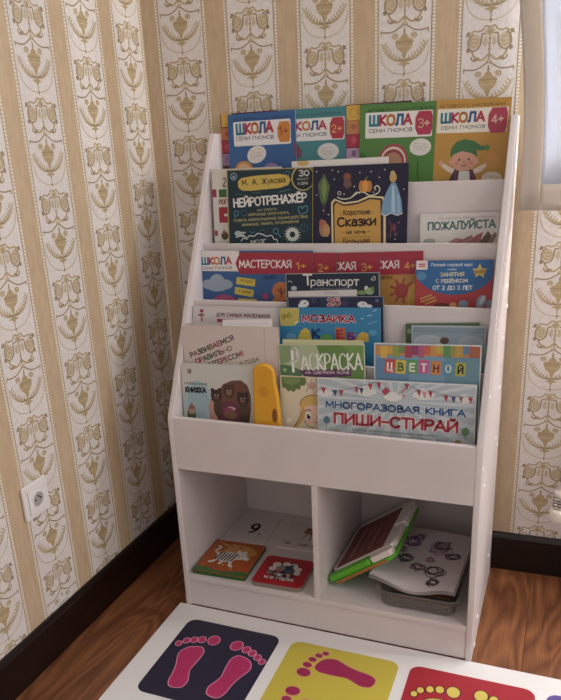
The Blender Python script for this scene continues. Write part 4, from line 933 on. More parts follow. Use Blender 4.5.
  ('e', 137.1, 134, 18.9, 10.1, '7a5a38', 0),
  ('e', 101.9, 114.1, 12.8, 25.6, '50362c', 0),
  ('e', 175.8, 128.5, 16.2, 31.1, '50362c', 0),
  ('e', 94.7, 79.5, 1.6, 1.6, 'd8c8b8', 0),
  ('e', 104.2, 79.1, 1.6, 1.6, 'd8c8b8', 0),
  ('e', 131.3, 66.6, 1.6, 1.6, 'd8c8b8', 0),
  ('e', 141.2, 66.2, 1.6, 1.6, 'd8c8b8', 0),
  ('e', 169.6, 85.7, 1.5, 1.5, 'd8c8b8', 0),
  ('e', 179.4, 85.2, 1.5, 1.5, 'd8c8b8', 0),
 ]),
 ({'name': 'coloring_book', 'label': 'cream colouring book showing a yellow-haired girl, beside the yellow case', 'cat': 'book', 'g': 'books in the front trough', 'o': [0.2964, 0.0583, 0.4692], 'rx': -0.0898, 'ry': -0.0133, 'w': 0.2158, 'h': 0.2208, 'th': 0.0035, 'bg': 'd6c9a8', 'edge': None, 'spine': None}, [
  ('p', [(2.8, 3.1), (66.8, 1.8), (70.6, 11.4), (63.7, 23.7), (55.8, 22), (52.3, 34.2), (43.2, 32.6), (36.3, 40.7), (27.2, 36.9), (20.3, 40.6), (14.7, 32.1), (5.6, 30.5)], '5c7838'),
  ('p', [(6.2, 5.1), (52.8, 4.8), (50.3, 15.8), (29.8, 22.4), (10.4, 19.2)], '74904a'),
  ('l', [(66.7, 8.9), (73.8, 23.1), (69.1, 38.7)], 2.2, 'b48478'),
  ('l', [(84.1, 4.1), (79.4, 19.5), (89.2, 37.4), (85.8, 43.1)], 2.2, 'c09080'),
  ('l', [(92.9, 4.7), (98.3, 21.7), (93.6, 40.4)], 2.2, 'b48478'),
  ('e', 83.8, 22.5, 11.2, 9, 'c8988a', 0),
  ('e', 76.8, 90.4, 28.1, 30.9, 'e0b49c', 0),
  ('p', [(51.6, 72.8), (57.5, 58.6), (74.6, 47.1), (94.1, 45.8), (113.5, 52.2), (113.3, 80.6), (93.9, 71), (74.2, 72.3), (64, 78.6), (57, 89.1)], 'd0a850'),
  ('l', [(51.6, 72.8), (57.5, 58.6), (74.6, 47.1), (94.1, 45.8), (113.5, 52.2)], 2.3, '8a6030'),
  ('p', [(57, 87.9), (62.9, 78.7), (65.4, 99.6), (50.8, 123.1), (39, 136.4), (32.1, 134.7), (45.2, 115.1)], 'c89a48'),
  ('l', [(57, 87.9), (45.2, 115.1), (32.1, 134.7)], 2.3, '8a6030'),
  ('e', 73.9, 100, 7.3, 10.1, 'ece8e0', 0),
  ('e', 74.4, 101.1, 5.1, 7.4, '1c1820', 0),
  ('e', 76.1, 97.6, 1.7, 2.3, 'f0f0f0', 0),
  ('l', [(63.8, 88.6), (73, 83.5), (80.8, 86.2)], 2.3, '6a4a30'),
  ('l', [(87.8, 113.4), (93.9, 116.3), (99.6, 113.6)], 1.7, '8a4040'),
  ('e', 97.5, 101.6, 2.2, 2.8, 'd09080', 0),
  ('l', [(62.4, 110.9), (70.7, 124.3), (90.4, 129.9)], 2.2, 'a87060'),
  ('e', 22.2, 114.1, 8, 5.1, 'e6e2d0', 0),
  ('e', 17.4, 119, 5.2, 4.1, 'e6e2d0', 0),
 ]),
 ({'name': 'writing_book', 'label': 'pale blue reusable write and wipe book, right half of the front trough', 'cat': 'book', 'g': 'books in the front trough', 'o': [0.3995, 0.0533, 0.4688], 'rx': -0.0898, 'ry': -0.0204, 'w': 0.3766, 'h': 0.2249, 'th': 0.008, 'bg': 'aab8be', 'edge': 'dcd8d2', 'spine': None}, [
  ('p', [(190.6, 48.1), (503.7, 19.6), (499.1, 3.4)], 'c2ccd0'),
  ('p', [(190.6, 48.1), (504.9, 38.8), (502.1, 55.5)], 'c2ccd0'),
  ('p', [(190.6, 48.1), (486.8, -18.4), (474.3, -33.1)], 'c2ccd0'),
  ('p', [(190.6, 48.1), (492.3, 79.3), (481.3, 95.9)], 'c2ccd0'),
  ('p', [(190.6, 48.1), (451.2, -52.3), (431.3, -64.7)], 'c2ccd0'),
  ('p', [(190.6, 48.1), (460, 118.7), (440.9, 134.2)], 'c2ccd0'),
  ('p', [(190.6, 48.1), (398.6, -80.1), (372.3, -89.5)], 'c2ccd0'),
  ('p', [(190.6, 48.1), (408.8, 154.8), (382.5, 168.1)], 'c2ccd0'),
  ('p', [(190.6, 48.1), (331.5, -100.2), (300.2, -105.9)], 'c2ccd0'),
  ('p', [(190.6, 48.1), (340.9, 185), (308.7, 195.2)], 'c2ccd0'),
  ('p', [(190.6, 48.1), (253.2, -111.1), (218.4, -112.7)], 'c2ccd0'),
  ('p', [(190.6, 48.1), (260, 207), (223.6, 213.3)], 'c2ccd0'),
  ('p', [(190.6, 48.1), (167.9, -111.8), (131.7, -108.9)], 'c2ccd0'),
  ('p', [(190.6, 48.1), (170.7, 218.9), (132.6, 220.4)], 'c2ccd0'),
  ('p', [(190.6, 48.1), (80.8, -101.6), (45.5, -94.2)], 'c2ccd0'),
  ('p', [(190.6, 48.1), (79.2, 219), (42.2, 215.4)], 'c2ccd0'),
  ('p', [(190.6, 48.1), (-2.4, -80.6), (-34.3, -68.8)], 'c2ccd0'),
  ('p', [(190.6, 48.1), (-7.5, 206.7), (-40.3, 198)], 'c2ccd0'),
  ('p', [(190.6, 48.1), (-75.4, -49.5), (-101.1, -34)], 'c2ccd0'),
  ('p', [(190.6, 48.1), (-82.1, 182.3), (-107.8, 169.1)], 'c2ccd0'),
  ('p', [(190.6, 48.1), (-131.9, -10.1), (-149.2, 8)], 'c2ccd0'),
  ('p', [(190.6, 48.1), (-137.7, 147.6), (-154, 130.8)], 'c2ccd0'),
  ('p', [(190.6, 48.1), (-166.5, 34.7), (-173.5, 54.1)], 'c2ccd0'),
  ('p', [(190.6, 48.1), (-169.5, 105.3), (-174.9, 86.4)], 'c2ccd0'),
  ('e', 107.3, 29.7, 11.1, 7.4, 'dcdcd8', 0),
  ('e', 121, 23.5, 11.9, 10.1, 'dcdcd8', 0),
  ('e', 134.7, 28.2, 11.7, 7.2, 'dcdcd8', 0),
  ('e', 121, 33.6, 16.5, 6.4, 'dcdcd8', 0),
  ('e', 243.7, 30.3, 11.2, 7.5, 'dcdcd8', 0),
  ('e', 257.6, 23.7, 12.2, 10.3, 'dcdcd8', 0),
  ('e', 271.7, 28.7, 12.2, 7.5, 'dcdcd8', 0),
  ('e', 257.8, 34.3, 16.9, 6.6, 'dcdcd8', 0),
  ('e', 8.9, 37.7, 8.4, 5.6, 'dcdcd8', 0),
  ('e', 19.4, 33.1, 9.1, 7.7, 'dcdcd8', 0),
  ('e', 29.7, 36.6, 9, 5.5, 'dcdcd8', 0),
  ('e', 19.3, 40.6, 12.5, 4.9, 'dcdcd8', 0),
  ('e', 174.4, 39.2, 9.7, 6.5, 'dcdcd8', 0),
  ('e', 186.4, 33.6, 10.6, 8.9, 'dcdcd8', 0),
  ('e', 198.5, 37.8, 10.4, 6.4, 'dcdcd8', 0),
  ('e', 186.5, 42.6, 14.6, 5.7, 'dcdcd8', 0),
  ('e', 338.4, 35.2, 9, 6, 'd8d4cc', 0),
  ('e', 349.5, 29.8, 9.8, 8.3, 'd8d4cc', 0),
  ('e', 360.9, 33.9, 9.6, 5.9, 'd8d4cc', 0),
  ('e', 349.8, 38.5, 13.5, 5.3, 'd8d4cc', 0),
  ('l', [(6.6, 21.7), (32.4, 28.8), (66.6, 27), (100.3, 16.8), (129.3, 8.7), (153.8, 2.5)], 1.3, '7a7a80'),
  ('l', [(218, 2.5), (245.8, 17.2), (276.9, 18.8), (307.8, 26.6), (338.2, 28.1), (371.7, 26.1)], 1.2, '7a7a80'),
  ('p', [(9.2, 23.3), (21.3, 23.5), (15.9, 39.9)], 'b03a48'),
  ('p', [(22.1, 27.7), (34.1, 27.9), (28.8, 44.3)], 'd8d0c8'),
  ('p', [(38.4, 28.5), (50.4, 28.7), (45.1, 45)], '34507a'),
  ('p', [(53.8, 27.6), (65.7, 27.8), (60.5, 44.2)], 'b03a48'),
  ('p', [(92.7, 18.9), (104.4, 19.1), (99.4, 35.2)], 'b03a48'),
  ('p', [(104.4, 19.9), (116.1, 20.1), (111.1, 36.2)], '34507a'),
  ('p', [(117.7, 14.2), (129.3, 14.5), (124.4, 30.5)], 'd8d0c8'),
  ('p', [(126, 8.8), (137.5, 9.1), (132.6, 25)], 'b03a48'),
  ('p', [(147.3, 4.5), (158.7, 4.7), (153.9, 20.6)], 'b03a48'),
  ('p', [(213.2, 4.4), (224.3, 4.7), (219.8, 20.3)], 'b03a48'),
  ('p', [(241.8, 17.5), (252.8, 17.7), (248.4, 33.3)], 'b03a48'),
  ('p', [(254.4, 21.6), (265.4, 21.8), (261, 37.4)], 'c88a8a'),
  ('p', [(268.4, 19.2), (279.2, 19.4), (275, 35)], 'b03a48'),
  ('p', [(304, 26.9), (314.7, 27), (310.6, 42.5)], 'b03a48'),
  ('p', [(320.8, 29.1), (331.4, 29.3), (327.4, 44.7)], '34507a'),
  ('p', [(337.4, 28.1), (348, 28.3), (344, 43.6)], '8a6a70'),
  ('p', [(358.4, 28.5), (368.9, 28.7), (365, 43.9)], 'b03a48'),
  ('rr', 169.4, 24.7, 13, 16.2, 'b83c4c', 40),
  ('l', [(206.4, 26.7), (218.1, 13.9)], 3.2, 'c86068'),
  ('rr', 212.9, 34.5, 7.9, 7.9, 'c89098', 10),
  ('t', 'МНОГОРАЗОВАЯ КНИГА', 18.8, 75.7, 356.5, 77.2, 20.9, 'dfe2e4', 0.12),
  ('t', 'МНОГОРАЗОВАЯ КНИГА', 19.7, 74.8, 355.7, 76.5, 19.2, '3a6698', 0.06),
  ('t', 'ПИШИ-СТИРАЙ', 38.3, 115.8, 341.2, 117.2, 33.1, 'e8dcd8', 0.12),
  ('t', 'ПИШИ-СТИРАЙ', 40.1, 114, 339.6, 115.7, 30.2, 'b42c3c', 0.045),
  ('t', 'РАЗВИТИЕ ЛОГИКИ И МЕЛКОЙ МОТОРИКИ, ВНИМАНИЯ И', 88.1, 127.7, 292.1, 128.5, 5.1, '6a7074', 0.012),
  ('t', 'ПАМЯТИ, ТРЕНИРОВКА ПО ПИСЬМУ И ПОДГОТОВКЕ К ШКОЛЕ', 65.8, 137.2, 314.9, 138.2, 5.2, '6a7074', 0.012),
  ('e', 22.8, 104.8, 7.8, 9.6, '4c7488', 0),
  ('l', [(22.6, 114.4), (20.7, 125.8)], 1.3, '7a7a80'),
  ('e', 355.4, 110.4, 8.3, 9.8, '5c8450', 0),
  ('l', [(355.8, 121), (354.6, 130.8)], 1.1, '7a7a80'),
  ('e', 48.6, 132.4, 6, 6, 'c0a078', 0),
  ('e', 339.5, 136.2, 6.9, 5.3, 'a88a50', 0),
 ]),
]

def cover_fn(w, h, th):
    return lambda u, v, d: (u/1000, -th-d, h-v/1000)
for b, art in BOOKS:
    w, h, th = b['w'], b['h'], b['th']
    e = empty(b['name'], b['o'], (b['rx'], b['ry'], 0)); e.rotation_mode = 'YXZ'; tag(e, b['label'], b['cat'], b['g'])
    hard = th >= .006; ct = .0016 if hard else .0004
    fc = MB(); fc.box((0, -th, 0), (w, -th+ct, h), ink_mat(b['edge'] or b['bg'], .5))
    iw = 0 if not b['edge'] else (1.6 if not hard else 2.2)
    full = [('r', iw, iw, w*1000-iw, h*1000-iw, b['bg'], 0)] + list(art)
    draw(fc, full, cover_fn(w, h, th), iw, iw, w*1000-iw, h*1000-iw, rough=.38)
    fc.build('front_cover', e)
    bc = MB(); bc.box((0, -ct, 0), (w, 0, h), ink_mat(b['bg'], .45)); bc.build('back_cover', e)
    ins = .003 if hard else .0006
    pg = MB(); pg.box((.002, -th+ct+.00005, ins), (w-ins, -ct-.00005, h-ins), PAPER); pg.build('page_block', e)
    sp = MB(); sp.box((-.0008, -th, 0), (-.00002, 0, h), ink_mat(b['spine'] or b['bg'], .45)); sp.build('spine', e)

# ------------------------------------------------------------------ yellow plastic case in the trough
ye = empty('plastic_case', (.2325, .0372, .4710), (-.13, -.02, 0)); tag(ye, 'yellow plastic carry case with rounded top, between the bears book and the girl colouring book', 'case')
YEL = noisy('yellow_plastic', 'cf9420', 'd89d28', 20, .35, 0)
out = [(0, 0), (.078, 0), (.076, .09), (.068, .17), (.061, .205)] + [(.030+.030*math.cos(a), .222+.030*math.sin(a)) for a in [i*math.pi/10 for i in range(1, 7)]] + [(.006, .246), (.001, .232)]
m = MB(); m.prism(out, lambda u, v, d: (u, d, v), -.018, 0, YEL); fix_normals(m.build('case_body', ye, .006, seg=4))
m = MB(); m.tube([(.031, -.0182, .182), (.031, -.0195, .182)], [.014, .013], mat('c08a20', .4), 24); m.build('round_emblem', ye)
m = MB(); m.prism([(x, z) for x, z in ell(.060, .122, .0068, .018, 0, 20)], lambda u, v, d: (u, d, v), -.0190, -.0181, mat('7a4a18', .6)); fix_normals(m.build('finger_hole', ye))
m = MB(); m.prism([(.008, .05), (.044, .05), (.036, .145), (.022, .14), (.006, .13)], lambda u, v, d: (u, d, v), -.0192, -.0181, mat('d09828', .4)); fix_normals(m.build('raised_panel', ye))

# ------------------------------------------------------------------ things in the left cubby
ZS = .1012
def flat_fn(ax, ay, z):      # art lying flat; ax, ay are unit vectors of the sheet's x and "down" axes
    return None
def lying(name, corners, th, top, art, label, cat, rounded, rough=.35, side=None, group=None):
    """corners: far-left, far-right, near-right, near-left points (x, y) of the top face"""
    c = [Vector(p) for p in corners]; o = c[0]; X = (c[1]-c[0]); w = X.length; X.normalize(); Yd = Vector((X.y, -X.x)); h = (c[3]-c[0]).length
    e = empty(name, (o.x, o.y, ZS), (0, 0, math.atan2(X.y, X.x))); tag(e, label, cat, group)
    fn2 = lambda u, v, d: (u/1000, -v/1000, d)
    ol = [(a, b) for a, b in rrect(0, 0, w*1000, h*1000, rounded, 8)]
    m = MB(); m.prism(ol, fn2, 0, th-.0008, side or PAPER); fix_normals(m.build('page_block' if side is None else 'base', e))
    m = MB(); m.prism(ol, fn2, th-.0008, th, mat(top, rough)); fix_normals_later = m
    fnt = lambda u, v, d: (u/1000, -v/1000, th+d)
    draw(m, art(w*1000, h*1000), fnt, 1, 1, w*1000-1, h*1000-1, rough=rough)
    m.build('front_cover' if cat == 'book' else 'printed_face', e)
    return e
def tiger(w, h):
    S = lambda x, y: (x*w, y*h)
    a = [('e', *S(.5, .28), .42*w, .2*h, 'c8843a', 0), ('e', *S(.2, .25), .14*w, .1*h, 'a85c28', 0), ('r', *S(0, .86), *S(1, 1), '3c6a2c', 0), ('e', *S(.5, .84), .26*w, .08*h, 'b04c24', 0)]
    for i in range(26):
        x = random.uniform(.03, .97); y = random.choice([random.uniform(.03, .2), random.uniform(.62, .85)]); a.append(('e', *S(x, y), .025*w, .02*h, random.choice(['b23c24', '4a7a30', 'd0a048', '7a3c20']), random.uniform(0, 90)))
    W_ = 'd9d5ce'; K_ = '22201f'
    a += [('e', *S(.44, .5), .2*w, .15*h, W_, -6), ('e', *S(.66, .42), .13*w, .12*h, W_, 0), ('e', *S(.6, .3), .035*w, .04*h, W_, 0), ('e', *S(.72, .29), .035*w, .04*h, W_, 0), ('e', *S(.80, .48), .07*w, .05*h, W_, 10),
          ('l', [S(.30, .55), S(.24, .68), S(.16, .70)], .06*w, W_), ('l', [S(.42, .62), S(.38, .74)], .06*w, W_), ('l', [S(.56, .6), S(.60, .74), S(.66, .76)], .06*w, W_), ('l', [S(.26, .45), S(.16, .36), S(.2, .24), S(.14, .2)], .045*w, W_)]
    for x in (.28, .34, .40, .46, .52, .58): a.append(('l', [S(x+.02, .37), S(x, .5), S(x-.03, .62)], .032*w, K_))
    a += [('l', [S(.17, .40), S(.21, .38)], .012*w, K_), ('e', *S(.63, .42), .012*w, .016*h, K_, 0), ('e', *S(.71, .41), .012*w, .016*h, K_, 0), ('e', *S(.67, .47), .02*w, .014*h, 'b06060', 0), ('l', [S(.62, .35), S(.60, .38)], .01*w, K_), ('l', [S(.73, .34), S(.76, .37)], .01*w, K_)]
    return a
lying('board_book', [(.018, .187), (.178, .192), (.196, .020), (.034, .012)], .012, 'a8552a', tiger, 'square board book with a striped white tiger cub, in the left cubby', 'book', 3, side=mat('35562c', .5), group='books in the left cubby')
def wolf(w, h):
    S = lambda x, y: (x*w, y*h); a = [('e', *S(.5, .45), .34*w, .30*h, '5c2426', 0)]
    for x, y, r in [(.3, .3, .09), (.48, .24, .08), (.64, .28, .09), (.76, .38, .08), (.26, .46, .08), (.78, .52, .07)]:
        for j in range(6):
            b = j*math.pi/3; a.append(('e', x*w+r*.6*w*math.cos(b), y*h+r*.6*h*math.sin(b), r*.42*w, r*.42*h, 'd6d2c8', 0))
        a.append(('e', x*w, y*h, r*.35*w, r*.35*h, 'c8a880', 0))
    a += [('e', *S(.52, .46), .14*w, .16*h, '2c3a48', 20), ('e', *S(.42, .42), .09*w, .09*h, '8a7a78', 0), ('p', [S(.56, .30), S(.64, .22), S(.64, .36)], '2c3a48'), ('e', *S(.62, .52), .08*w, .1*h, '3a4a5c', 0), ('e', *S(.40, .52), .07*w, .05*h, 'b04a4a', 0), ('e', *S(.62, .60), .05*w, .03*h, 'c08a4a', 0),
          ('t', 'ВОЛК', *S(.20, .66), *S(.52, .72), .10*h, 'e6e0da', .05), ('t', 'И КОЗЛЯТА', *S(.20, .84), *S(.80, .82), .10*h, 'e6e0da', .05), ('t', '7', *S(.60, .72), *S(.68, .72), .09*h, 'e6e0da', .05)]
    return a
lying('board_book', [(.203, .146), (.346, .150), (.352, .008), (.214, .006)], .014, 'a3262e', wolf, 'red round-cornered board book about the wolf and goat kids, in the left cubby', 'book', 14, side=mat('8a7f76', .4), group='books in the left cubby')
def nine(w, h):
    S = lambda x, y: (x*w, y*h); return [('t', '9', *S(.36, .74), *S(.62, .74), .42*h, '23232a', .01), ('e', *S(.70, .72), .03*w, .03*h, '23232a', 0)]
lying('flash_card', [(.034, .378), (.156, .382), (.158, .226), (.038, .222)], .003, 'cfc8c6', nine, 'white card printed with a large black 9, at the back of the left cubby', 'card', 2, group='flash cards in the left cubby')
def sha(w, h):
    S = lambda x, y: (x*w, y*h)
    return [('t', 'Ш', *S(.12, .86), *S(.24, .86), .10*h, '5a2a30', .03), ('t', 'ШЕ-Я', *S(.45, .87), *S(.85, .87), .09*h, '8a3038', .03), ('e', *S(.62, .34), .22*w, .10*h, '9a5a3c', 0), ('e', *S(.5, .24), .08*w, .05*h, '7a3c28', 0), ('l', [S(.5, .42), S(.46, .62)], .03*w, '9a5a3c'), ('l', [S(.62, .42), S(.62, .64)], .03*w, '9a5a3c'), ('l', [S(.76, .42), S(.80, .62)], .03*w, '9a5a3c'), ('e', *S(.8, .2), .06*w, .05*h, '9a5a3c', 0)]
lying('flash_card', [(.198, .376), (.330, .380), (.338, .218), (.208, .216)], .003, 'cfc8c6', sha, 'white card with a reddish animal picture over small letters, beside the red book', 'card', 2, group='flash cards in the left cubby')

# ------------------------------------------------------------------ right cubby: container, drawings, toy tablet
CLR = bpy.data.materials.new('clear_plastic'); CLR.use_nodes = True; nt = CLR.node_tree; nt.nodes.clear()
o_ = nt.nodes.new('ShaderNodeOutputMaterial'); t_ = nt.nodes.new('ShaderNodeBsdfTransparent'); t_.inputs[0].default_value = (.86, .86, .85, 1); pb = nt.nodes.new('ShaderNodeBsdfPrincipled'); pb.inputs['Base Color'].default_value = srgb('b0aaa6'); pb.inputs['Roughness'].default_value = .15
mxs = nt.nodes.new('ShaderNodeMixShader'); mxs.inputs[0].default_value = .22; nt.links.new(t_.outputs[0], mxs.inputs[1]); nt.links.new(pb.outputs[0], mxs.inputs[2]); nt.links.new(mxs.outputs[0], o_.inputs[0])
te = empty('plastic_container', (.657, .178, ZS)); tag(te, 'clear shallow plastic container under the drawings in the right cubby', 'container')
def ring_loft(rings, n=6):
    m = MB(); vs = []; cnt = None
    for (hx, hy, r, z) in rings:
        pts = rrect(-hx, -hy, hx, hy, r, n); cnt = len(pts); vs += [(x, y, z) for x, y in pts]
    fs = [(i*cnt+k, i*cnt+(k+1) % cnt, (i+1)*cnt+(k+1) % cnt, (i+1)*cnt+k) for i in range(len(rings)-1) for k in range(cnt)]
    return vs, fs, cnt
vs, fs, cnt = ring_loft([(.088, .150, .02, .0005), (.093, .155, .022, .006), (.099, .161, .024, .048), (.104, .166, .026, .0525), (.106, .168, .026, .0525), (.106, .168, .026, .0495),
                         (.1045, .1665, .026, .0505), (.1005, .1625, .026, .0485), (.097, .159, .023, .046), (.091, .153, .02, .0075), (.086, .148, .018, .002)])
m = MB(); m.mesh(vs, fs + [tuple(range(cnt))[::-1], tuple(range(len(vs)-cnt, len(vs)))], CLR); fix_normals(m.build('tray', te, smooth=True))
m = MB()
for i in range(9):      # ribs of the wall
    x = -.08+i*.02; m.box((x, -.1605, .010), (x+.003, -.1585, .036), CLR)
m.build('wall_ribs', te)
# pencils and cards inside
random.seed(9)
for i in range(8):
    c = random.choice(['8a6a4a', '6a5a50', 'a08a70', '54605a', '9a4a40']); y = -.135+i*.012
    pe = MB(); L_ = .16; pe.tube([(-.080, 0, 0), (-.066, 0, 0), (.070, 0, 0), (.074, 0, 0)], [.0008, .0038, .0038, .0038], mat(c, .4), 6)
    o = pe.build('pencil'); o.location = (.657, .178+y, ZS+.0068); o.rotation_euler = (0, 0, random.uniform(-.01, .01))
    tag(o, ['pencil lying in the clear container, seen blurred through its wall'][0], 'pencil', 'pencils in the clear container')
# sheets of drawings
def sheet(name, z0, dx, dy, rot, curl, art, label, grp, col='cfc6c6'):
    w, h = .215, .305; nx, ny = 24, 30
    def hz(u, v):   # u across 0..1, v from back 0..1 to front
        z = curl*(.008*max(0, (.25-u)/.25)**1.5*v+.007*v**3*math.sin(u*5.5+2.2) + .006*max(0, v-.8)/.2*math.sin(u*8+.5) + .003*math.sin(v*7+u*3))
        return z
    def P(u, v, d): return ((u-.5)*w, (.5-v)*h, hz(u, v)+d)
    m = MB(); mt = mat(col, .75)
    vs = [P(i/nx, j/ny, 0) for j in range(ny+1) for i in range(nx+1)]
    fs = [(j*(nx+1)+i, (j+1)*(nx+1)+i, (j+1)*(nx+1)+i+1, j*(nx+1)+i+1) for j in range(ny) for i in range(nx)]
    m.mesh(vs, fs, mt)
    if art:
        h_ = .0004
        for pts, wd, c in art:
            pts = [((x-.5)*1.12+.5, (y-.52)*1.1+.5) for x, y in pts]
            for q in ribbon(smooth_line(pts, 5), wd):
                q = [(min(.99, max(.01, x)), min(.99, max(.01, y))) for x, y in q]
                m.face([P(x, y, h_) for x, y in q][::-1], mat(c, .7))
    o = m.build(name, None, smooth=True); o.location = (.647+dx, .181+dy, ZS+z0); o.rotation_euler = (0, 0, rot)
    tag(o, label, 'drawing', grp); return o
scr = []
random.seed(21)
def scribble(cx, cy, r, c, n, wd):
    for _ in range(n):
        pts = []; a = random.uniform(0, 6.3)
        for i in range(9):
            a += random.uniform(.5, 1.2); rr = r*random.uniform(.25, 1); pts.append((cx+rr*math.cos(a), cy+rr*.75*math.sin(a)))
        scr.append((pts, wd, c))
for cx, cy, r, c in [(.30, .30, .10, '7a4a8a'), (.36, .22, .07, '8a5a98'), (.64, .34, .13, 'a07a98'), (.66, .28, .10, '503a4c'), (.30, .55, .08, '4a3444'), (.48, .66, .09, '6a3a4a'), (.66, .70, .12, '4a3038'), (.80, .42, .08, '4a3442'), (.70, .86, .07, '44303a'), (.58, .52, .05, '9a6a88'), (.22, .44, .06, '8a6a94')]:
    scribble(cx, cy, r*1.15, c, 5, .010)
for i in range(5):
    sheet('paper_sheet', .0545+i*.0017, random.uniform(-.003, .003), random.uniform(-.003, .003), -.04+random.uniform(-.01, .01), .9, None, 'plain sheet stacked under the top drawing on the clear container', 'sheets stacked on the container', random.choice(['bdb4b2', 'c6bdbb', 'b5a9a4']))
sheet('child_drawing', .0635, -.002, .001, -.04, 1.0, scr, 'white sheet with scribbled purple and dark drawings, topmost on the clear container', None, 'd2c8ca')

tb = empty('toy_drawing_tablet', (.424, .062, ZS+.0006), (0, -.62, -.02)); tag(tb, 'white and green toy drawing tablet leaning in the right cubby', 'toy')
Wt, Lt, Ht = .215, .305, .030
def slab(x0, y0, x1, y1, r, z0, z1, mt, nm, bev=.004, parent=None):
    m = MB(); m.prism(rrect(x0, y0, x1, y1, r, 8), lambda u, v, d: (u, v, d), z0, z1, mt); return fix_normals(m.build(nm, parent or tb, bev, seg=3))
GRN = mat('5aa82c', .4, name='green_plastic'); TWH = mat('d9d2cc', .35, name='toy_white')
slab(0, 0, Wt, Lt, .03, .0, .0125, GRN, 'green_shell', .005)
slab(.002, .030, Wt-.002, Lt, .028, .0127, Ht, TWH, 'white_shell', .004)
slab(.018, .040, Wt-.038, Lt-.03, .008, Ht+.0001, Ht+.0010, mat('7a4240', .5), 'drawing_screen', .0005)
m = MB(); draw(m, [('r', 22+i*16, -250+(i*37 % 60), 30+i*16, -80+(i*23 % 30), ['96604c', '6a3238', 'a87868', '5c3430', '8a5a50', '703c44', '9a6c58', '643038', '8a4c40'][i], 1) for i in range(9)], lambda u, v, d: (u/1000, -v/1000, Ht+.0011+d), 20, -268, 175, -42); m.build('screen_print', tb)
slab(.0, .0, Wt*.66, .0295, .012, .0127, Ht-.001, GRN, 'green_end_grip', .004)
slab(Wt*.665, .0, Wt-.002, .0295, .010, .0127, Ht, TWH, 'white_corner_grip', .004)
slab(.02, -.0012, Wt-.03, -.0002, .0004, .003, .010, mat('a5623c', .4), 'orange_trim', .0002)
for i in range(5): slab(Wt-.034, .15+i*.026, Wt+.004, .15+i*.026+.02, .006, .0128, Ht+.004, TWH, 'pen_clip_rib', .003)

# ------------------------------------------------------------------ footprint mat
MT = mat('e2dfdd', .45, name='mat_vinyl'); 
mb = MB(); mb.box((-.018, -.80, .0004), (1.6, -.0015, .0024), MT)
def SQ(x0, c): return [('r', x0, 62, x0+270, 362, c, 26), ]
art = []
def foot(heel, ball, toes, fill, line, wh=25, wb=34):
    # outline drawn first (slightly bigger), then the fill
    hx, hy = heel; bx, by = ball; L = math.hypot(bx-hx, by-hy); ux, uy = (bx-hx)/L, (by-hy)/L; vx, vy = -uy, ux
    side = 1 if ((toes[0][0]-bx)*vx+(toes[0][1]-by)*vy) > 0 else -1
    for g, c in ((2.6, line), (0, fill)):
        pts = []
        rr = [(-.22, 0), (-.19, .62), (-.05, .95), (.1, 1.0), (.45, .72), (.75, 1.05), (1.0, 1.3), (1.2, 1.38), (1.36, 1.05), (1.38, .4)]
        rl = [(1.34, -.4), (1.22, -1.0), (1.05, -1.3), (.85, -1.2), (.6, -.98), (.3, -.92), (.08, -.98), (-.08, -.9), (-.19, -.6)]
        for t, s in rr+rl:
            s2 = s*wh*.92*side; pts.append((hx+ux*t*L+vx*s2, hy+uy*t*L+vy*s2))
        cx = sum(p[0] for p in pts)/len(pts); cy = sum(p[1] for p in pts)/len(pts)
        sp = smooth_line(pts+[pts[0]], 3)[:-1]
        if g:
            for q in [sp+[sp[0]]]: art.append(('l', q, g*2, c))
        art.append(('p', sp, c))
        for i, (tx, ty) in enumerate(toes):
            r = [(15, 18), (9.5, 12), (8.5, 11), (8, 10), (7.5, 9)][i]; a = math.degrees(math.atan2(uy, ux))+90
            art.append(('e', tx, ty, r[0]+g, r[1]+g, c, a))
def FT(h, b, ts, *a): foot((h[0]*1000, -h[1]*1000), (b[0]*1000, -b[1]*1000), [(x*1000, -y*1000) for x, y in ts], *a)
art += [('r', 46, 60, 318, 362, '23213a', 26)]
FT((.134, -.301), (.117, -.205), [(.151, -.129), (.119, -.136), (.099, -.143), (.081, -.152), (.066, -.169)], 'c02460', 'd88ca8')
FT((.240, -.301), (.256, -.205), [(.218, -.130), (.249, -.137), (.269, -.145), (.288, -.156), (.305, -.168)], 'c02460', 'd88ca8')
art += [('r', 352, 62, 636, 362, 'c9b431', 26)]
FT((.572, -.153), (.478, -.131), [(.418, -.171), (.418, -.142), (.424, -.119), (.435, -.100), (.449, -.087)], 'a81c50', 'd8a060')
FT((.575, -.285), (.478, -.290), [(.415, -.242), (.410, -.272), (.414, -.296), (.424, -.315), (.438, -.328)], 'a81c50', 'd8a060')
art += [('r', 664, 60, 954, 362, 'b31d2c', 26)]
FT((.748, -.290), (.738, -.196), [(.775, -.126), (.744, -.127), (.722, -.133), (.701, -.143), (.689, -.160)], 'd8c04a', '4a2018')
FT((.868, -.290), (.876, -.196), [(.837, -.118), (.866, -.122), (.886, -.130), (.905, -.142), (.918, -.160)], 'd8c04a', '4a2018')
art += [('r', 978, 60, 1260, 362, '5c4a9c', 26)]
FT((1.175, -.153), (1.09, -.14), [(1.03, -.175), (1.03, -.148), (1.035, -.125), (1.048, -.108), (1.062, -.094)], 'd8c04a', '3a2850')
for i, (x0, x1, c) in enumerate([(46, 318, 'b31d2c'), (352, 636, '3f6fb4'), (664, 954, '4c9a48'), (978, 1260, 'c9b431')]): art += [('r', x0, 396, x1, 700, c, 26)]
draw(mb, art, lambda u, v, d: (u/1000, -v/1000, .0024+d), -18, 2, 1600, 799, rough=.4, spec=.4, step=.00001)
tag(mb.build('footprint_mat'), 'white floor mat with footprints in navy, yellow and red squares', 'mat')

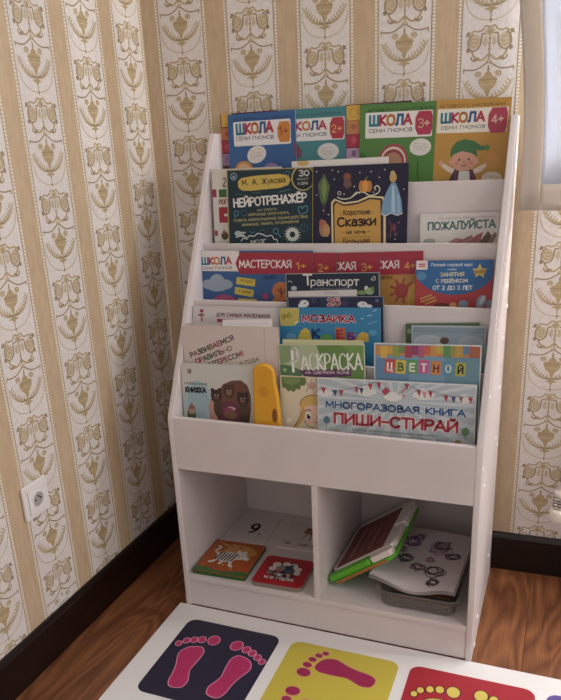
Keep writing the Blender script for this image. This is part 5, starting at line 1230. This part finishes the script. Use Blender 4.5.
# ------------------------------------------------------------------ socket, radiator valve
se = empty('power_socket', (-.2265, -.288, .449), (0, 0, 0)); tag(se, 'white round-holed power socket on the striped left wall', 'socket')
SW = mat('e4e0dc', .35, .5, name='socket_white')
def spart(nm, pts, d0, d1, mt, bev=.0015): m = MB(); m.prism(pts, lambda y, z, d: (d, y, z), d0, d1, mt); return fix_normals(m.build(nm, se, bev, seg=3))
spart('frame', rrect(-.045, -.045, .045, .045, .004), .0003, .009, SW, .003)
spart('cover_plate', rrect(-.032, -.032, .032, .032, .003), .0092, .013, SW, .002)
m = MB(); seg = 28; prof_ = [(.0215, .0131), (.0205, .0155), (.0188, .0155), (.0182, .0135)]
vs = [(d, r*math.cos(2*math.pi*k/seg), r*math.sin(2*math.pi*k/seg)) for r, d in prof_ for k in range(seg)]
m.mesh(vs, [(i*seg+k, i*seg+(k+1) % seg, (i+1)*seg+(k+1) % seg, (i+1)*seg+k) for i in range(3) for k in range(seg)], SW); fix_normals(m.build('socket_rim', se, smooth=True))
spart('socket_well', ell(0, 0, .0182, .0182, 0, 28), .01305, .0134, mat('a8a29c', .5), 0)
for y, z in ((-.0095, 0), (.0095, 0)): spart('pin_hole', ell(y, z, .0027, .0027, 0, 12), .01341, .0137, mat('14110f', .6), 0)
m = MB(); m.tube([(.0134, 0, .008), (.0190, 0, .008)], [.0024, .002], mat('b0a898', .25, .5, 1), 10); m.build('earth_pin', se)

rv = empty('radiator_valve', (.972, .36, .236)); tag(rv, 'white radiator valve knob with chrome collar at the right edge', 'valve')
CH = mat('b8b4b0', .2, .5, 1, name='chrome')
VW = mat('e2dacd', .35, name='valve_white')
m = MB(); m.tube([(0, 0, 0), (0, 0, .004), (0, 0, .030), (0, 0, .036), (0, 0, .039)], [.017, .021, .023, .021, .012], VW, 24); m.build('knob', rv, smooth=True)
m = MB()
for i in range(4): m.tube([(0, 0, .040+i*.008), (0, 0, .0425+i*.008), (0, 0, .0455+i*.008), (0, 0, .0475+i*.008)], [.013, .017, .017, .013], CH, 20)
m.build('collar', rv, smooth=True)
m = MB(); m.tube([(0, 0, .072), (0, 0, .088)], .011, VW, 16); m.tube([(-.014, 0, .080), (.091, 0, .080)], .009, VW, 14); m.build('valve_body', rv, smooth=True)
ra = empty('radiator', (1.5, .40, .15)); tag(ra, 'white panel radiator under the window, just beyond the right edge', 'radiator')
RW = mat('e6e2dc', .35, name='radiator_white')
m = MB(); m.box((-.435, -.055, 0), (.45, -.047, .50), RW); m.box((-.435, .02, 0), (.45, .028, .50), RW); m.build('panel', ra, .003)
for i in range(14):
    m = MB(); x = -.41+i*.062; m.box((x, -.062, .03), (x+.03, -.0552, .47), RW); m.build('fin', ra, .003)
m = MB(); m.box((-.435, -.0465, .0), (.45, .0195, .02), RW); m.build('bottom_rail', ra)
m = MB(); m.box((-.3, .0285, .1), (-.27, .083, .4), RW); m.box((.25, .0285, .1), (.28, .09, .4), RW); m.build('wall_bracket', ra)
